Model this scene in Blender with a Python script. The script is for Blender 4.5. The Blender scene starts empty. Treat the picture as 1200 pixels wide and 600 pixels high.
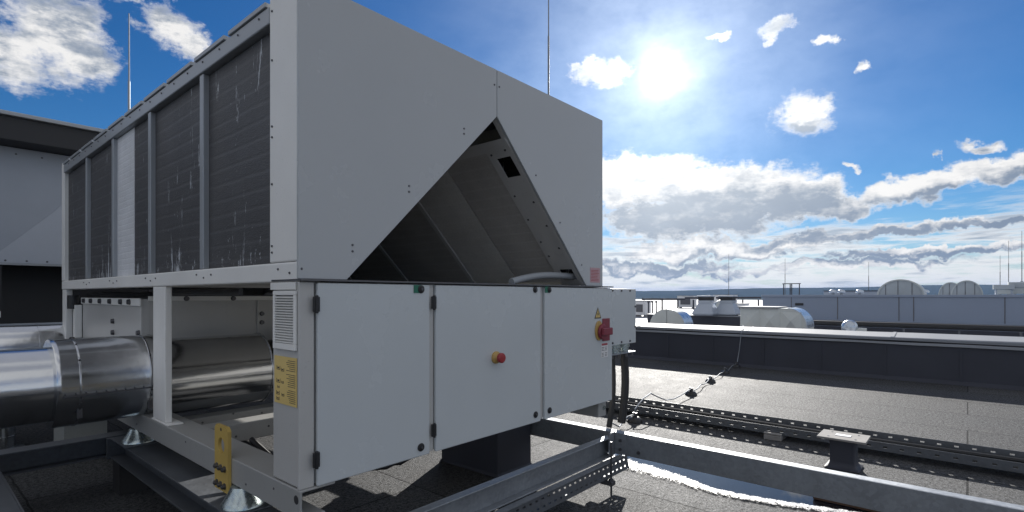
import bpy, bmesh, math, random
from mathutils import Vector, Matrix
R = math.radians
random.seed(7)
sc = bpy.context.scene
COL = sc.collection

# ------------------------------------------------------------------ camera
CAM_H = 1.5
FX, FY = 0.7582, 0.6520                      # viewing direction in the roof's own X / Y axes
cam = bpy.data.cameras.new('camera'); co = bpy.data.objects.new('camera', cam); COL.objects.link(co)
co.location = (0, 0, CAM_H)
co.rotation_euler = (R(90), 0, math.atan2(FY, FX) - R(90))
cam.sensor_width = 36; cam.lens = 621 / 1200 * 36
cam.shift_y = 46 / 1200
cam.clip_start = 0.05; cam.clip_end = 12000
sc.camera = co
def polar(px, depth):                         # bearing of a far thing -> place on the roof plan
    r = (px - 600) / 621
    return Vector(((FX + FY * r) * depth, (FY - FX * r) * depth, 0))

# ------------------------------------------------------------------ object helpers
def tag(o, label=None, cat=None, group=None, kind=None):
    if label: o['label'] = label
    if cat: o['category'] = cat
    if group: o['group'] = group
    if kind: o['kind'] = kind
    return o
def thing(name, label, cat, loc=(0, 0, 0), group=None, rz=0):
    o = bpy.data.objects.new(name, None); COL.objects.link(o)
    o.empty_display_size = .1
    o.location = loc; o.rotation_euler = (0, 0, rz)
    return tag(o, label, cat, group)
def wloc(o):
    v = Vector((0, 0, 0))
    while o: v += Vector(o.location); o = o.parent
    return v
def copy_tree(o, parent=None):
    c = o.copy(); COL.objects.link(c)
    if parent: c.parent = parent
    for ch in [x for x in bpy.data.objects if x.parent == o]: copy_tree(ch, c)
    return c

class MB:
    """collects shapes, links them as ONE mesh object"""
    def __init__(s): s.bm = bmesh.new()
    def box(s, x0, x1, y0, y1, z0, z1):
        vs = [s.bm.verts.new((x, y, z)) for x in (x0, x1) for y in (y0, y1) for z in (z0, z1)]
        for f in ((0, 1, 3, 2), (4, 6, 7, 5), (0, 4, 5, 1), (2, 3, 7, 6), (0, 2, 6, 4), (1, 5, 7, 3)):
            s.bm.faces.new([vs[i] for i in f])
        return s
    def loft(s, rings, cap=True, close=True):
        rs = [[s.bm.verts.new(p) for p in r] for r in rings]
        n = len(rs[0])
        for a, b in zip(rs, rs[1:]):
            for i in range(n if close else n - 1):
                j = (i + 1) % n
                s.bm.faces.new((a[i], a[j], b[j], b[i]))
        if cap:
            s.bm.faces.new(rs[0][::-1]); s.bm.faces.new(rs[-1])
        return s
    def frame(s, d):
        d = Vector(d).normalized()
        u = d.cross(Vector((0, 0, 1)))
        if u.length < 1e-4: u = Vector((1, 0, 0))
        u.normalize(); return u, u.cross(d).normalized()
    def cyl(s, p0, p1, r0, r1=None, n=20, cap=True):
        r1 = r0 if r1 is None else r1
        p0, p1 = Vector(p0), Vector(p1); u, v = s.frame(p1 - p0)
        ring = lambda p, r: [p + (u * math.cos(k * math.tau / n) + v * math.sin(k * math.tau / n)) * r for k in range(n)]
        return s.loft([ring(p0, r0), ring(p1, r1)], cap)
    def turn(s, base, axis, prof, n=24, cap=True):
        """prof = [(distance along axis, radius)]"""
        base, axis = Vector(base), Vector(axis).normalized(); u, v = s.frame(axis)
        return s.loft([[base + axis * h + (u * math.cos(k * math.tau / n) + v * math.sin(k * math.tau / n)) * max(r, .0004) for k in range(n)] for h, r in prof], cap)
    def tube(s, pts, r, n=8, cap=True):
        pts = [Vector(p) for p in pts]; rings = []
        up = Vector((0, 0, 1))
        for i, p in enumerate(pts):
            d = (pts[min(i + 1, len(pts) - 1)] - pts[max(i - 1, 0)]).normalized()
            u = d.cross(up)
            if u.length < .05: u = d.cross(Vector((1, 0.2, 0)))
            u.normalize(); v = u.cross(d)
            rr = r[i] if isinstance(r, (list, tuple)) else r
            rings.append([p + (u * math.cos(k * math.tau / n) + v * math.sin(k * math.tau / n)) * rr for k in range(n)])
        return s.loft(rings, cap)
    def prism(s, poly, axis, a, b):
        """poly in the two other axes (x: (y,z), y: (x,z), z: (x,y)), pushed from a to b"""
        def P(q, t):
            return {'x': (t, q[0], q[1]), 'y': (q[0], t, q[1]), 'z': (q[0], q[1], t)}[axis]
        return s.loft([[P(q, a) for q in poly], [P(q, b) for q in poly]])
    def plate(s, mp, us, vs, hole):
        """sheet on a grid of cuts us x vs mapped by mp(u,v); cells where hole(i,j) are left open"""
        g = {}
        def V(i, j):
            if (i, j) not in g: g[(i, j)] = s.bm.verts.new(mp(us[i], vs[j]))
            return g[(i, j)]
        for i in range(len(us) - 1):
            for j in range(len(vs) - 1):
                if not hole(i, j): s.bm.faces.new((V(i, j), V(i + 1, j), V(i + 1, j + 1), V(i, j + 1)))
        return s
    def build(s, name, mat, parent=None, bevel=0, smooth=False, solid=0, seg=2):
        bmesh.ops.recalc_face_normals(s.bm, faces=s.bm.faces)
        off = wloc(parent) if parent else Vector((0, 0, 0))
        if off.length: bmesh.ops.translate(s.bm, verts=s.bm.verts, vec=-off)
        me = bpy.data.meshes.new(name); s.bm.to_mesh(me); s.bm.free()
        me.materials.append(mat)
        if smooth:
            for p in me.polygons: p.use_smooth = True
            me.set_sharp_from_angle(angle=R(38))
        o = bpy.data.objects.new(name, me); COL.objects.link(o)
        if parent: o.parent = parent
        if solid:
            m = o.modifiers.new('solid', 'SOLIDIFY'); m.thickness = solid; m.offset = 0
        if bevel:
            m = o.modifiers.new('bevel', 'BEVEL'); m.width = bevel; m.segments = seg; m.limit_method = 'ANGLE'; m.angle_limit = R(40)
        return o

# ------------------------------------------------------------------ materials
class NT:
    def __init__(s, nt): s.nt = nt; s.N = nt.nodes; s.L = nt.links
    def n(s, t, **kw):
        o = s.N.new(t)
        for k, v in kw.items(): setattr(o, k, v)
        return o
    def put(s, sock, v):
        if hasattr(v, 'is_output'): s.L.new(v, sock)
        elif v is not None: sock.default_value = v
    def math(s, op, a, b=None, c=None, clamp=False):
        o = s.n('ShaderNodeMath', operation=op, use_clamp=clamp)
        for i, v in enumerate((a, b, c)): s.put(o.inputs[i], v) if v is not None else None
        return o.outputs[0]
    def vmath(s, op, a, b=None):
        o = s.n('ShaderNodeVectorMath', operation=op)
        s.put(o.inputs[0], a)
        if b is not None: s.put(o.inputs[1], b)
        return o.outputs['Value'] if op in ('LENGTH', 'DOT_PRODUCT', 'DISTANCE') else o.outputs['Vector']
    def noise(s, vec, scale, detail=4, rough=.55, dist=0):
        o = s.n('ShaderNodeTexNoise'); s.put(o.inputs['Vector'], vec)
        o.inputs['Scale'].default_value = scale; o.inputs['Detail'].default_value = detail
        o.inputs['Roughness'].default_value = rough; o.inputs['Distortion'].default_value = dist
        return o.outputs['Fac']
    def smooth(s, v, a, b, lo=0., hi=1.):
        o = s.n('ShaderNodeMapRange', interpolation_type='SMOOTHSTEP')
        s.put(o.inputs['Value'], v)
        for k, x in zip(('From Min', 'From Max', 'To Min', 'To Max'), (a, b, lo, hi)): o.inputs[k].default_value = x
        return o.outputs[0]
    def mix(s, f, a, b, blend='MIX'):
        o = s.n('ShaderNodeMix', data_type='RGBA', blend_type=blend)
        s.put(o.inputs[0], f)
        for k, v in ((6, a), (7, b)): s.put(o.inputs[k], (tuple(v) + (1,))[:4] if isinstance(v, (tuple, list)) else v)
        return o.outputs[2]
    def scale(s, vec, v):
        return s.vmath('MULTIPLY', vec, v)
    def coord(s, k='Object'): return s.n('ShaderNodeTexCoord').outputs[k]
    def bump(s, h, strength=.3, dist=.01):
        o = s.n('ShaderNodeBump'); s.put(o.inputs['Height'], h)
        o.inputs['Strength'].default_value = strength; o.inputs['Distance'].default_value = dist
        return o.outputs[0]

def new_mat(name):
    m = bpy.data.materials.new(name); m.use_nodes = True
    t = NT(m.node_tree); return m, t, t.N['Principled BSDF']

def paint(name, col, rough=.42, metal=0., var=.12, dirt=.25, dirtcol=(.12, .11, .10), spec=.5, sc_=1.0, bump=.05):
    """sprayed sheet metal / plastic: slow tone drift, dirt runs downward, uneven gloss, slightly wavy sheet"""
    m, t, b = new_mat(name)
    c = t.coord()
    big = t.noise(c, 1.7 * sc_, 5, .6)
    streak = t.noise(t.scale(c, (9 * sc_, 9 * sc_, .8 * sc_)), 1, 5, .65)
    spk = t.noise(c, 90 * sc_, 2, .5)
    c0 = t.mix(big, [x * (1 - var) for x in col], [min(1, x * (1 + var)) for x in col])
    d = t.math('MULTIPLY', t.smooth(streak, .56, .84), t.smooth(big, .45, .72))
    d = t.math('MULTIPLY', d, dirt)
    c1 = t.mix(d, c0, dirtcol)
    c1 = t.mix(t.math('MULTIPLY', t.smooth(spk, .66, .74), dirt * .6), c1, dirtcol)
    t.put(b.inputs['Base Color'], c1)
    t.put(b.inputs['Roughness'], t.math('ADD', rough - .08, t.math('MULTIPLY', big, .18)))
    b.inputs['Metallic'].default_value = metal; b.inputs['Specular IOR Level'].default_value = spec
    if bump: t.put(b.inputs['Normal'], t.bump(t.noise(c, 2.2 * sc_, 2), bump, .03))
    return m

def galv(name, col=(.30, .32, .345), rough=.48, metal=.6):
    m, t, b = new_mat(name)
    c = t.coord()
    v = t.n('ShaderNodeTexVoronoi'); t.put(v.inputs['Vector'], c); v.inputs['Scale'].default_value = 55
    big = t.noise(c, 5, 6, .65)
    sp = t.math('ADD', t.math('MULTIPLY', v.outputs['Color'], .35), t.math('MULTIPLY', big, .65))
    c0 = t.mix(sp, [x * .62 for x in col], [min(1, x * 1.3) for x in col])
    dirt = t.smooth(t.noise(t.scale(c, (3, 3, 9)), 2, 6, .7), .55, .75)
    t.put(b.inputs['Base Color'], t.mix(t.math('MULTIPLY', dirt, .45), c0, (.10, .095, .09)))
    t.put(b.inputs['Roughness'], t.math('ADD', rough - .1, t.math('MULTIPLY', sp, .25)))
    b.inputs['Metallic'].default_value = metal
    t.put(b.inputs['Normal'], t.bump(big, .08, .01))
    return m

M = {}
M['paint'] = paint('grey_paint', (.52, .515, .50), .36, dirt=.30)
M['panel'] = paint('grey_panel_paint', (.47, .487, .50), .25, dirt=.10, dirtcol=(.22, .21, .19), var=.05, bump=.035)
M['door'] = paint('door_paint', (.58, .612, .625), .25, dirt=.10, dirtcol=(.25, .24, .22), var=.05, bump=.03)
M['base'] = paint('grey_paint_shaded', (.34, .34, .33), .40, dirt=.5)  # same grey paint, darkened to put the shade low down into the colour
M['light'] = paint('grey_paint_lit', (.84, .83, .80), .42, dirt=.30)  # lighter copy of the grey, sky light on the side face painted in
M['frame'] = paint('rail_paint', (.36, .38, .40), .38, metal=.25, dirt=.30)
M['inner'] = paint('inner_sheet', (.62, .61, .59), .45, metal=.1, dirt=.4)
M['black'] = paint('black_plastic', (.018, .018, .02), .4, var=.2, dirt=.1, dirtcol=(.1, .1, .1))
M['rubber'] = paint('black_rubber', (.022, .022, .023), .6, var=.3, dirt=.4, dirtcol=(.09, .085, .08))
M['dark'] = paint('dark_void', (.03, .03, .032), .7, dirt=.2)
M['galv'] = galv('galvanised_steel')
M['galv_dark'] = galv('dark_galvanised', (.13, .14, .155), .5, .5)  # shade under the unit painted into the steel colour; trays share it
M['bolt'] = galv('bolt_steel', (.14, .14, .15), .4, .8)
M['zinc'] = galv('zinc_isolator', (.50, .56, .55), .25, .9)
M['red'] = paint('red_plastic', (.36, .035, .04), .35, dirt=.15)
M['dred'] = paint('dark_red_plate', (.24, .035, .055), .45, dirt=.2)
M['yellow'] = paint('yellow_plastic', (.50, .32, .10), .45, dirt=.25)
M['lift'] = paint('yellow_steel', (.60, .42, .12), .45, metal=.1, dirt=.5, dirtcol=(.16, .12, .06), sc_=3)
M['label'] = paint('yellow_label', (.74, .55, .20), .5, dirt=.15, sc_=3)
M['white'] = paint('white_label', (.75, .75, .75), .45, dirt=.15)
M['pink'] = paint('pink_label', (.55, .33, .35), .5, dirt=.1)
M['ink'] = paint('label_ink', (.06, .05, .045), .6, dirt=0)
M['redink'] = paint('label_red_ink', (.40, .08, .09), .5, dirt=0)
M['green'] = paint('green_tag', (.02, .16, .10), .5, dirt=.1)
M['hose'] = paint('grey_hose', (.36, .38, .40), .55, dirt=.2)
M['wood'] = paint('old_timber', (.10, .055, .035), .8, dirt=.4, sc_=4)
M['concrete'] = paint('concrete', (.26, .25, .24), .85, dirt=.5, sc_=3, bump=.2)
M['memb'] = paint('dark_membrane', (.040, .043, .058), .62, var=.3, dirt=.3, dirtcol=(.09, .09, .09), bump=.25)
M['coping'] = paint('coping_sheet', (.27, .285, .31), .62, metal=0, dirt=.35, spec=.3)
M['farwall'] = paint('blue_grey_cladding', (.26, .305, .39), .55, var=.1, dirt=.25, dirtcol=(.10, .11, .13), sc_=.35)
M['duct'] = paint('duct_sheet', (.50, .52, .50), .42, metal=.5, dirt=.35)
M['ductblue'] = galv('bright_duct', (.55, .60, .66), .28, .9)
M['cowl'] = paint('cowl_sheet', (.40, .44, .50), .45, metal=.3, dirt=.3)
M['skylight'] = paint('skylight_sheet', (.42, .45, .46), .5, dirt=.25)
M['unit2'] = paint('second_unit_panel', (.34, .37, .42), .35, dirt=.25, var=.15)
M['unit2b'] = paint('second_unit_triangle', (.42, .45, .50), .45, dirt=.3)

# metal pipe cladding
def cladding():
    m, t, b = new_mat('pipe_cladding')
    c = t.coord()
    br = t.noise(t.scale(c, (2.5, 60, 60)), 1, 4, .6)
    blot = t.noise(c, 3.5, 5, .6)
    t.put(b.inputs['Base Color'], t.mix(blot, (.55, .57, .59), (.74, .75, .77)))
    b.inputs['Metallic'].default_value = 1
    t.put(b.inputs['Roughness'], t.math('ADD', .08, t.math('MULTIPLY', blot, .16)))
    h = t.math('ADD', t.math('MULTIPLY', br, .15), t.noise(c, 4, 3))
    t.put(b.inputs['Normal'], t.bump(h, .12, .02))
    return m
M['clad'] = cladding()

# finned coil, edge on: tube rows and combed-over, shiny fins
def coil(name, base, row=.045, dmg=1.0, metal=.45):
    m, t, b = new_mat(name)
    c = t.coord()
    s = t.n('ShaderNodeSeparateXYZ'); t.put(s.inputs[0], c)
    wob = t.math('MULTIPLY', t.noise(t.scale(c, (1, 1.5, 6)), 1.5, 3), .02)
    rowp = t.math('FRACT', t.math('DIVIDE', t.math('ADD', s.outputs['Z'], wob), row))
    line = t.smooth(t.math('ABSOLUTE', t.math('SUBTRACT', rowp, .5)), .30, .5)
    fine = t.noise(t.scale(c, (40, 40, 260)), 1, 2)
    big = t.noise(c, 1.6, 5, .65)
    grain = t.noise(t.scale(c, (70, 70, 120)), 1, 3, .75)
    c0 = t.mix(t.math('ADD', t.math('MULTIPLY', big, .6), t.math('MULTIPLY', grain, .4)), [x * .40 for x in base], [x * 1.75 for x in base])
    c0 = t.mix(t.math('MULTIPLY', line, .09), c0, [min(1, x * 3.0 + .02) for x in base])
    streak = t.noise(t.scale(c, (14, 14, 2.2)), 1, 6, .8, .6)
    where = t.noise(c, 1.3, 2)
    low = t.smooth(s.outputs['Z'], 1.60, 1.98, 1., 0.)
    d = t.smooth(t.math('ADD', streak, t.math('ADD', t.math('MULTIPLY', where, .25), t.math('MULTIPLY', low, .055))), .745, .80)
    d2 = t.smooth(t.math('ADD', t.noise(t.scale(c, (38, 38, 16)), 1, 4, .75), t.math('MULTIPLY', low, .09)), .68, .75)
    d = t.math('MULTIPLY', t.math('MAXIMUM', d, d2), dmg)
    t.put(b.inputs['Base Color'], t.mix(d, c0, (.62, .64, .67)))
    b.inputs['Metallic'].default_value = metal
    t.put(b.inputs['Roughness'], t.math('ADD', .42, t.math('MULTIPLY', fine, .2)))
    t.put(b.inputs['Normal'], t.bump(t.math('ADD', t.math('MULTIPLY', line, -.6), fine), .35, .006))
    return m
M['coil'] = coil('coated_coil', (.085, .084, .086), .085)
M['coil_bare'] = coil('bare_aluminium_coil', (.66, .67, .69), dmg=.5, metal=.2)
M['coil_in'] = coil('inner_coil', (.46, .44, .415), .06, dmg=0, metal=0)
M['coil_in2'] = coil('inner_coil_pale', (.64, .62, .585), .06, dmg=0, metal=0)

# mineral felt
def felt():
    m, t, b = new_mat('mineral_felt')
    c = t.coord()
    gr = t.noise(c, 90, 3, .75)
    gr2 = t.noise(c, 300, 2, .6)
    gr3 = t.noise(c, 34, 4, .75)
    big = t.noise(c, .55, 7, .62, .4)
    mid = t.noise(c, 4, 6, .65)
    s = t.n('ShaderNodeSeparateXYZ'); t.put(s.inputs[0], c)
    cb = t.n('ShaderNodeCombineXYZ'); t.put(cb.inputs[0], s.outputs['Y'])
    t.put(cb.inputs[1], t.math('ADD', s.outputs['X'], t.math('ADD', t.math('MULTIPLY', t.noise(c, .9, 3), .10), .35)))
    br = t.n('ShaderNodeTexBrick'); t.put(br.inputs['Vector'], cb.outputs[0])
    br.offset = .37; br.inputs['Scale'].default_value = 1; br.inputs['Brick Width'].default_value = 5.2; br.inputs['Row Height'].default_value = 1.02
    br.inputs['Mortar Size'].default_value = .008; br.inputs['Mortar Smooth'].default_value = .2
    seam = br.outputs['Fac']
    g = t.smooth(t.math('ADD', t.math('MULTIPLY', gr, .42), t.math('ADD', t.math('MULTIPLY', gr2, .2), t.math('MULTIPLY', gr3, .38))), .38, .62)
    c0 = t.mix(g, (.011, .0115, .012), (.175, .178, .183))
    br.inputs['Color1'].default_value = (.72, .72, .72, 1); br.inputs['Color2'].default_value = (1, 1, 1, 1); br.inputs['Mortar'].default_value = (.8, .8, .8, 1)
    c0 = t.mix(1.0, c0, br.outputs['Color'], 'MULTIPLY')
    c0 = t.mix(t.math('MULTIPLY', t.smooth(big, .4, .7), .5), c0, (.045, .045, .047))
    c0 = t.mix(t.math('MULTIPLY', t.smooth(mid, .55, .75), .35), c0, (.17, .165, .155))
    c0 = t.mix(t.math('MULTIPLY', seam, .6), c0, (.012, .012, .012))
    t.put(b.inputs['Base Color'], c0)
    t.put(b.inputs['Roughness'], t.math('ADD', .55, t.math('MULTIPLY', mid, .2)))
    t.put(b.inputs['Specular IOR Level'], t.math('MULTIPLY', t.math('ADD', .12, g), t.math('MULTIPLY', t.math('SUBTRACT', 1, t.math('MULTIPLY', seam, .7)), t.math('ADD', .05, t.math('MULTIPLY', big, .26)))))
    h = t.math('SUBTRACT', t.math('ADD', g, t.math('MULTIPLY', mid, .4)), t.math('MULTIPLY', seam, 1.5))
    t.put(b.inputs['Normal'], t.bump(h, .6, .006))
    return m
M['felt'] = felt()

def snowroof():
    m, t, b = new_mat('pale_roof')
    c = t.coord()
    big = t.noise(t.scale(c, (1, .35, 1)), .16, 5, .6)
    spk = t.noise(t.scale(c, (.5, 1.2, 1)), 1.6, 3, .7)
    s = t.n('ShaderNodeSeparateXYZ'); t.put(s.inputs[0], c)
    c0 = t.mix(t.smooth(big, .35, .68), (.42, .42, .43), (.27, .28, .30))
    c0 = t.mix(t.math('MULTIPLY', t.smooth(spk, .60, .68), .8), c0, (.20, .20, .22))
    t.put(b.inputs['Base Color'], c0); b.inputs['Roughness'].default_value = .75
    return m
M['snowroof'] = snowroof()

def water():
    m, t, b = new_mat('puddle_water')
    c = t.coord()
    b.inputs['Base Color'].default_value = (.010, .012, .016, 1); b.inputs['Roughness'].default_value = .0
    b.inputs['IOR'].default_value = 1.33
    return m
M['water'] = water()
def slushm():
    m, t, b = new_mat('melting_slush')
    c = t.coord(); g = t.noise(c, 75, 4, .75); g2 = t.noise(c, 22, 4, .7)
    t.put(b.inputs['Base Color'], t.mix(t.smooth(g, .40, .62), (.12, .12, .125), (.40, .40, .41)))
    b.inputs['Roughness'].default_value = .4
    at = t.n('ShaderNodeAttribute'); at.attribute_name = 'cover'
    k = t.math('ADD', t.math('MULTIPLY', g, .7), t.math('MULTIPLY', g2, .5))
    t.put(b.inputs['Alpha'], t.smooth(t.math('SUBTRACT', t.math('ADD', at.outputs['Fac'], k), 1.0), .0, .06))
    t.put(b.inputs['Normal'], t.bump(g, .7, .006))
    return m
M['slush'] = slushm()
def hillm():
    m, t, b = new_mat('far_woods')
    c = t.coord(); g = t.noise(t.scale(c, (1, 1, 3)), .006, 8, .65)
    t.put(b.inputs['Base Color'], t.mix(g, (.030, .045, .035), (.075, .085, .06)))
    b.inputs['Roughness'].default_value = .9; b.inputs['Specular IOR Level'].default_value = 0
    return m
M['hill'] = hillm()
M['land'] = paint('far_land', (.09, .10, .08), .9, var=.3, dirt=.3, sc_=.01, bump=0, spec=0)

# ------------------------------------------------------------------ setting
def sheet(name, x0, x1, y0, y1, z, mat, kind='structure'):
    mb = MB(); mb.plate(lambda u, v: (u, v, z), [x0, x1], [y0, y1], lambda i, j: False)
    o = mb.build(name, mat); o['kind'] = kind; return o
sheet('roof_deck', -40, 12.0, -60, 60, 0, M['felt'])
far_roof = MB().box(12.0, 190, -120, 190, -9, -.10).build('neighbouring_roof', M['snowroof']); far_roof['kind'] = 'structure'
sheet('ground', -6000, 6000, -6000, 6000, -9.2, M['land'])

def hills():
    mb = MB(); D = 2600; n = 160
    rows = []
    for i in range(n + 1):
        px = -1500 + i * (5200 / n)
        p = polar(600, 0); a = math.atan2(FY, FX) + R(75) - R(150) * i / n
        pxe = 600 - 621 * math.tan(max(-1.3, min(1.3, a - math.atan2(FY, FX))))
        h = 22 + 4 * math.sin(i * .13 + .6) + 2 * math.sin(i * .37) + .6 * math.sin(i * 1.9)
        if pxe > 820: h += min(20, (pxe - 820) * .075)
        pass
        rows.append((a, h))
    rings = []
    for k, (dd, f) in enumerate(((2100, -.25), (2350, .45), (2600, 1.0), (3000, .9), (3600, -.25))):
        rings.append([(math.cos(a) * dd, math.sin(a) * dd, -9 + max(f, 0) * (h + 9) - (3 if f < 0 else 0) + (random.uniform(-.6, .6) if f > .3 else 0)) for a, h in rows])
    mb.loft(rings, cap=False, close=False)
    o = mb.build('hills', M['hill'], smooth=True); o['kind'] = 'structure'
hills()

# ------------------------------------------------------------------ the chiller
YF = 2.22
X0, X1 = 1.15, 3.69
ZB, ZT = 1.565, 2.90
YB = 7.30
ch = thing('rooftop_chiller', 'large grey air cooled chiller with five dark coils and a triangular front opening', 'chiller', (X0, YF, 0))
def P(mb, name, mat, parent=None, **kw): return mb.build(name, M[mat], parent or ch, **kw)

# outer coil side -X: corner posts, mullions, rails
YM = [3.366, 4.335, 5.30, 6.22]
edges = [2.47] + YM + [7.20]
for k in range(5):
    a, b = edges[k] + .028, edges[k + 1] - .028
    mb = MB()
    if k == 2:
        mb.box(X0 + .035, X0 + .10, a, 4.80, 1.655, 2.775)
        o = P(mb, 'coil', 'coil')
        o2 = P(MB().box(X0 + .032, X0 + .10, 4.80, b, 1.655, 2.775), 'coil', 'coil_bare'); o2['label'] = 'pale uncoated strip of coil'
    else:
        P(mb.box(X0 + .035, X0 + .10, a, b, 1.655, 2.775), 'coil', 'coil')
for y in YM:
    P(MB().box(X0 + .004, X0 + .10, y - .028, y + .028, 1.652, 2.778), 'mullion', 'frame', bevel=.004)
def bolts(mb, pts, axis, r=.006, h=.005):
    mb.bm.free(); return [(Vector(p), Vector(axis), r, h) for p in pts]
def scatter(name, mat, specs, parent, n=8):
    """one small fixing, then a copy for every other place"""
    off = wloc(parent); first = None
    for p, ax, r, h in specs:
        if first is None:
            m_ = MB().cyl((0, 0, 0), ax * h, r, r * .8, n)
            bmesh.ops.recalc_face_normals(m_.bm, faces=m_.bm.faces)
            me = bpy.data.meshes.new(name); m_.bm.to_mesh(me); m_.bm.free(); me.materials.append(M[mat])
            o = first = bpy.data.objects.new(name, me)
        else: o = first.copy()
        COL.objects.link(o); o.parent = parent; o.location = p - off
    return first
_P = P
def P(mb, name, mat, parent=None, **kw):
    if isinstance(mb, list): return scatter(name, mat, mb, parent or ch)
    return _P(mb, name, mat, parent, **kw)
corner = P(MB().box(X0, X0 + .11, YF + .015, 2.498, 1.652, ZT), 'corner_post', 'light', bevel=.006)
P(bolts(MB(), [(X0, 2.47, z) for z in (1.70, 1.73, 2.02, 2.24, 2.29, 2.60, 2.83)], (-1, 0, 0)), 'bolt', 'bolt', corner)
P(MB().box(X0, X0 + .11, 7.172, YB, 1.652, ZT), 'corner_post', 'light', bevel=.006)
for y in (YF + .05, YB - .12): P(MB().box(X1 - .11, X1, y, y + .10, 1.652, ZT), 'corner_post', 'light', bevel=.006)
P(MB().box(X0, X0 + .12, YF + .015, YB, 1.56, 1.65), 'bottom_rail', 'light', bevel=.008)
rail = P(MB().box(X0 - .004, X0 + .12, 2.498, 7.172, 2.78, 2.862), 'top_rail', 'frame', bevel=.006)
mb = MB()
y = 2.52
while y < 7.1:
    P(MB().box(X0 - .012, X0 + .11, y, min(y + .43, 7.16), 2.864, 2.888), 'fan_deck_clip', 'frame', rail, bevel=.003); y += .485
P(bolts(MB(), [(X0 - .004, 2.6 + .24 * k, 2.835) for k in range(19)], (-1, 0, 0), .006), 'bolt', 'bolt', rail)
P(bolts(MB(), [(X0, y + dy, z) for y in [2.35] + YM for dy, z in ((.06, 1.62), (-.05, 1.60), (-.16, 1.615))], (-1, 0, 0), .006), 'bolt', 'bolt')
mb = MB()
for k in range(5):
    yc = (edges[k] + edges[k + 1]) / 2
    mb.turn((2.42, yc, 2.885), (0, 0, 1), [(0, .44), (.012, .44), (.012, .40)], 32)
P(MB().box(X0 + .11, X1 - .004, YF + .05, YB - .01, 2.868, 2.884), 'fan_deck', 'paint')
for k in range(5):
    yc = (edges[k] + edges[k + 1]) / 2
    fr = P(MB().turn((2.42, yc, 2.886), (0, 0, 1), [(0, .44), (.005, .44), (.007, .40), (.0075, .08), (.009, .03)], 32), 'fan_guard', 'black')
mb.bm.free()
# right side and back closed with sheet
P(MB().box(X1 - .05, X1 - .006, YF + .16, YB - .13, 1.652, 2.866), 'side_coil', 'coil')
P(MB().box(X0 + .112, X1 - .112, YB - .05, YB - .01, 1.652, 2.866), 'rear_panel', 'panel')
P(MB().box(X1 - .12, X1, YF + .06, YB, 1.58, 1.65), 'bottom_rail', 'light', bevel=.006)

# front panels with the triangular opening between
ap = (2.435, 2.609)
fl = [(X0 - .003, ZB + .008), (1.385, ZB + .008), (ap[0] - .002, ap[1]), (ap[0] - .002, ZT), (X0 - .003, ZT)]
fr = [(3.452, ZB + .008), (X1, ZB + .008), (X1, ZT), (ap[0] + .002, ZT), (ap[0] + .002, ap[1])]
pl = P(MB().prism(fl, 'y', YF - .004, YF + .014), 'front_panel', 'panel', bevel=.003)
pr = P(MB().prism(fr, 'y', YF - .004, YF + .014), 'front_panel', 'panel', bevel=.003)
# folded returns along the opening's two edges
def fold(a, b, inward):
    a, b = Vector((a[0], 0, a[1])), Vector((b[0], 0, b[1]))
    mb = MB(); n = Vector(inward) * .012
    mb.loft([[a + Vector((0, YF + .016, 0)), a + Vector((0, YF + .05, 0)), a + n + Vector((0, YF + .05, 0)), a + n + Vector((0, YF + .016, 0))],
             [b + Vector((0, YF + .016, 0)), b + Vector((0, YF + .05, 0)), b + n + Vector((0, YF + .05, 0)), b + n + Vector((0, YF + .016, 0))]])
    return mb
P(fold(fl[1], fl[2], (-.7, 0, .7)), 'edge_fold', 'inner', pl)
P(fold(fr[0], fr[4], (.7, 0, .7)), 'edge_fold', 'inner', pr)
pts = []
for t in (.10, .42, .80): pts += [(1.385 + 1.05 * t - .075, YF - .004, ZB + .01 + 1.04 * t + .03), (1.385 + 1.05 * t - .075, YF - .004, ZB + .01 + 1.04 * t + .06)]
P(bolts(MB(), pts + [(2.41, YF - .004, 2.80)], (0, -1, 0), .006, .004), 'rivet', 'bolt', pl)
pts = []
for t in (.12, .40, .68): pts += [(3.45 - 1.0 * t + .055, YF - .004, ZB + .01 + 1.04 * t + .03)]
P(bolts(MB(), pts + [(2.455, YF - .004, 2.80)], (0, -1, 0), .006, .004), 'rivet', 'bolt', pr)

# inside: two inclined coil banks leaning together
def slope_z(x): return ap[1] - abs(x - ap[0]) * .995
def slab(name, mat, side, y0, y1, zt, zb, th, lift=0):
    f = lambda z: ap[0] + side * (ap[1] - z) / .995
    nx, nz = side * .705, .708
    q = [(f(zt) + nx * lift, zt + nz * lift), (f(zb) + nx * lift, zb + nz * lift)]
    q += [(q[1][0] + nx * th, q[1][1] + nz * th), (q[0][0] + nx * th, q[0][1] + nz * th)]
    return P(MB().prism(q, 'y', y0, y1), name, mat)
for i, (a, b) in enumerate(((2.455, 2.895), (2.905, 3.40), (3.45, 4.33), (4.38, 5.30), (5.35, 6.22), (6.27, 7.2))):
    slab('inclined_coil', 'coil_in2' if i == 1 else 'coil_in', 1, a, b, 2.455, 1.60, .04, .01)
for i, (a, b) in enumerate(((2.30, 3.36), (3.41, 4.33), (4.38, 5.30), (5.35, 6.22), (6.27, 7.2))):
    slab('inclined_coil', 'coil_in', -1, a, b, 2.47, 1.60, .04, .01)
for y in (3.425, 4.355, 5.325, 6.245):
    slab('coil_bar', 'inner', 1, y - .022, y + .022, 2.455, 1.60, .03)
    slab('coil_bar', 'inner', -1, y - .022, y + .022, 2.455, 1.60, .03)
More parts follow.
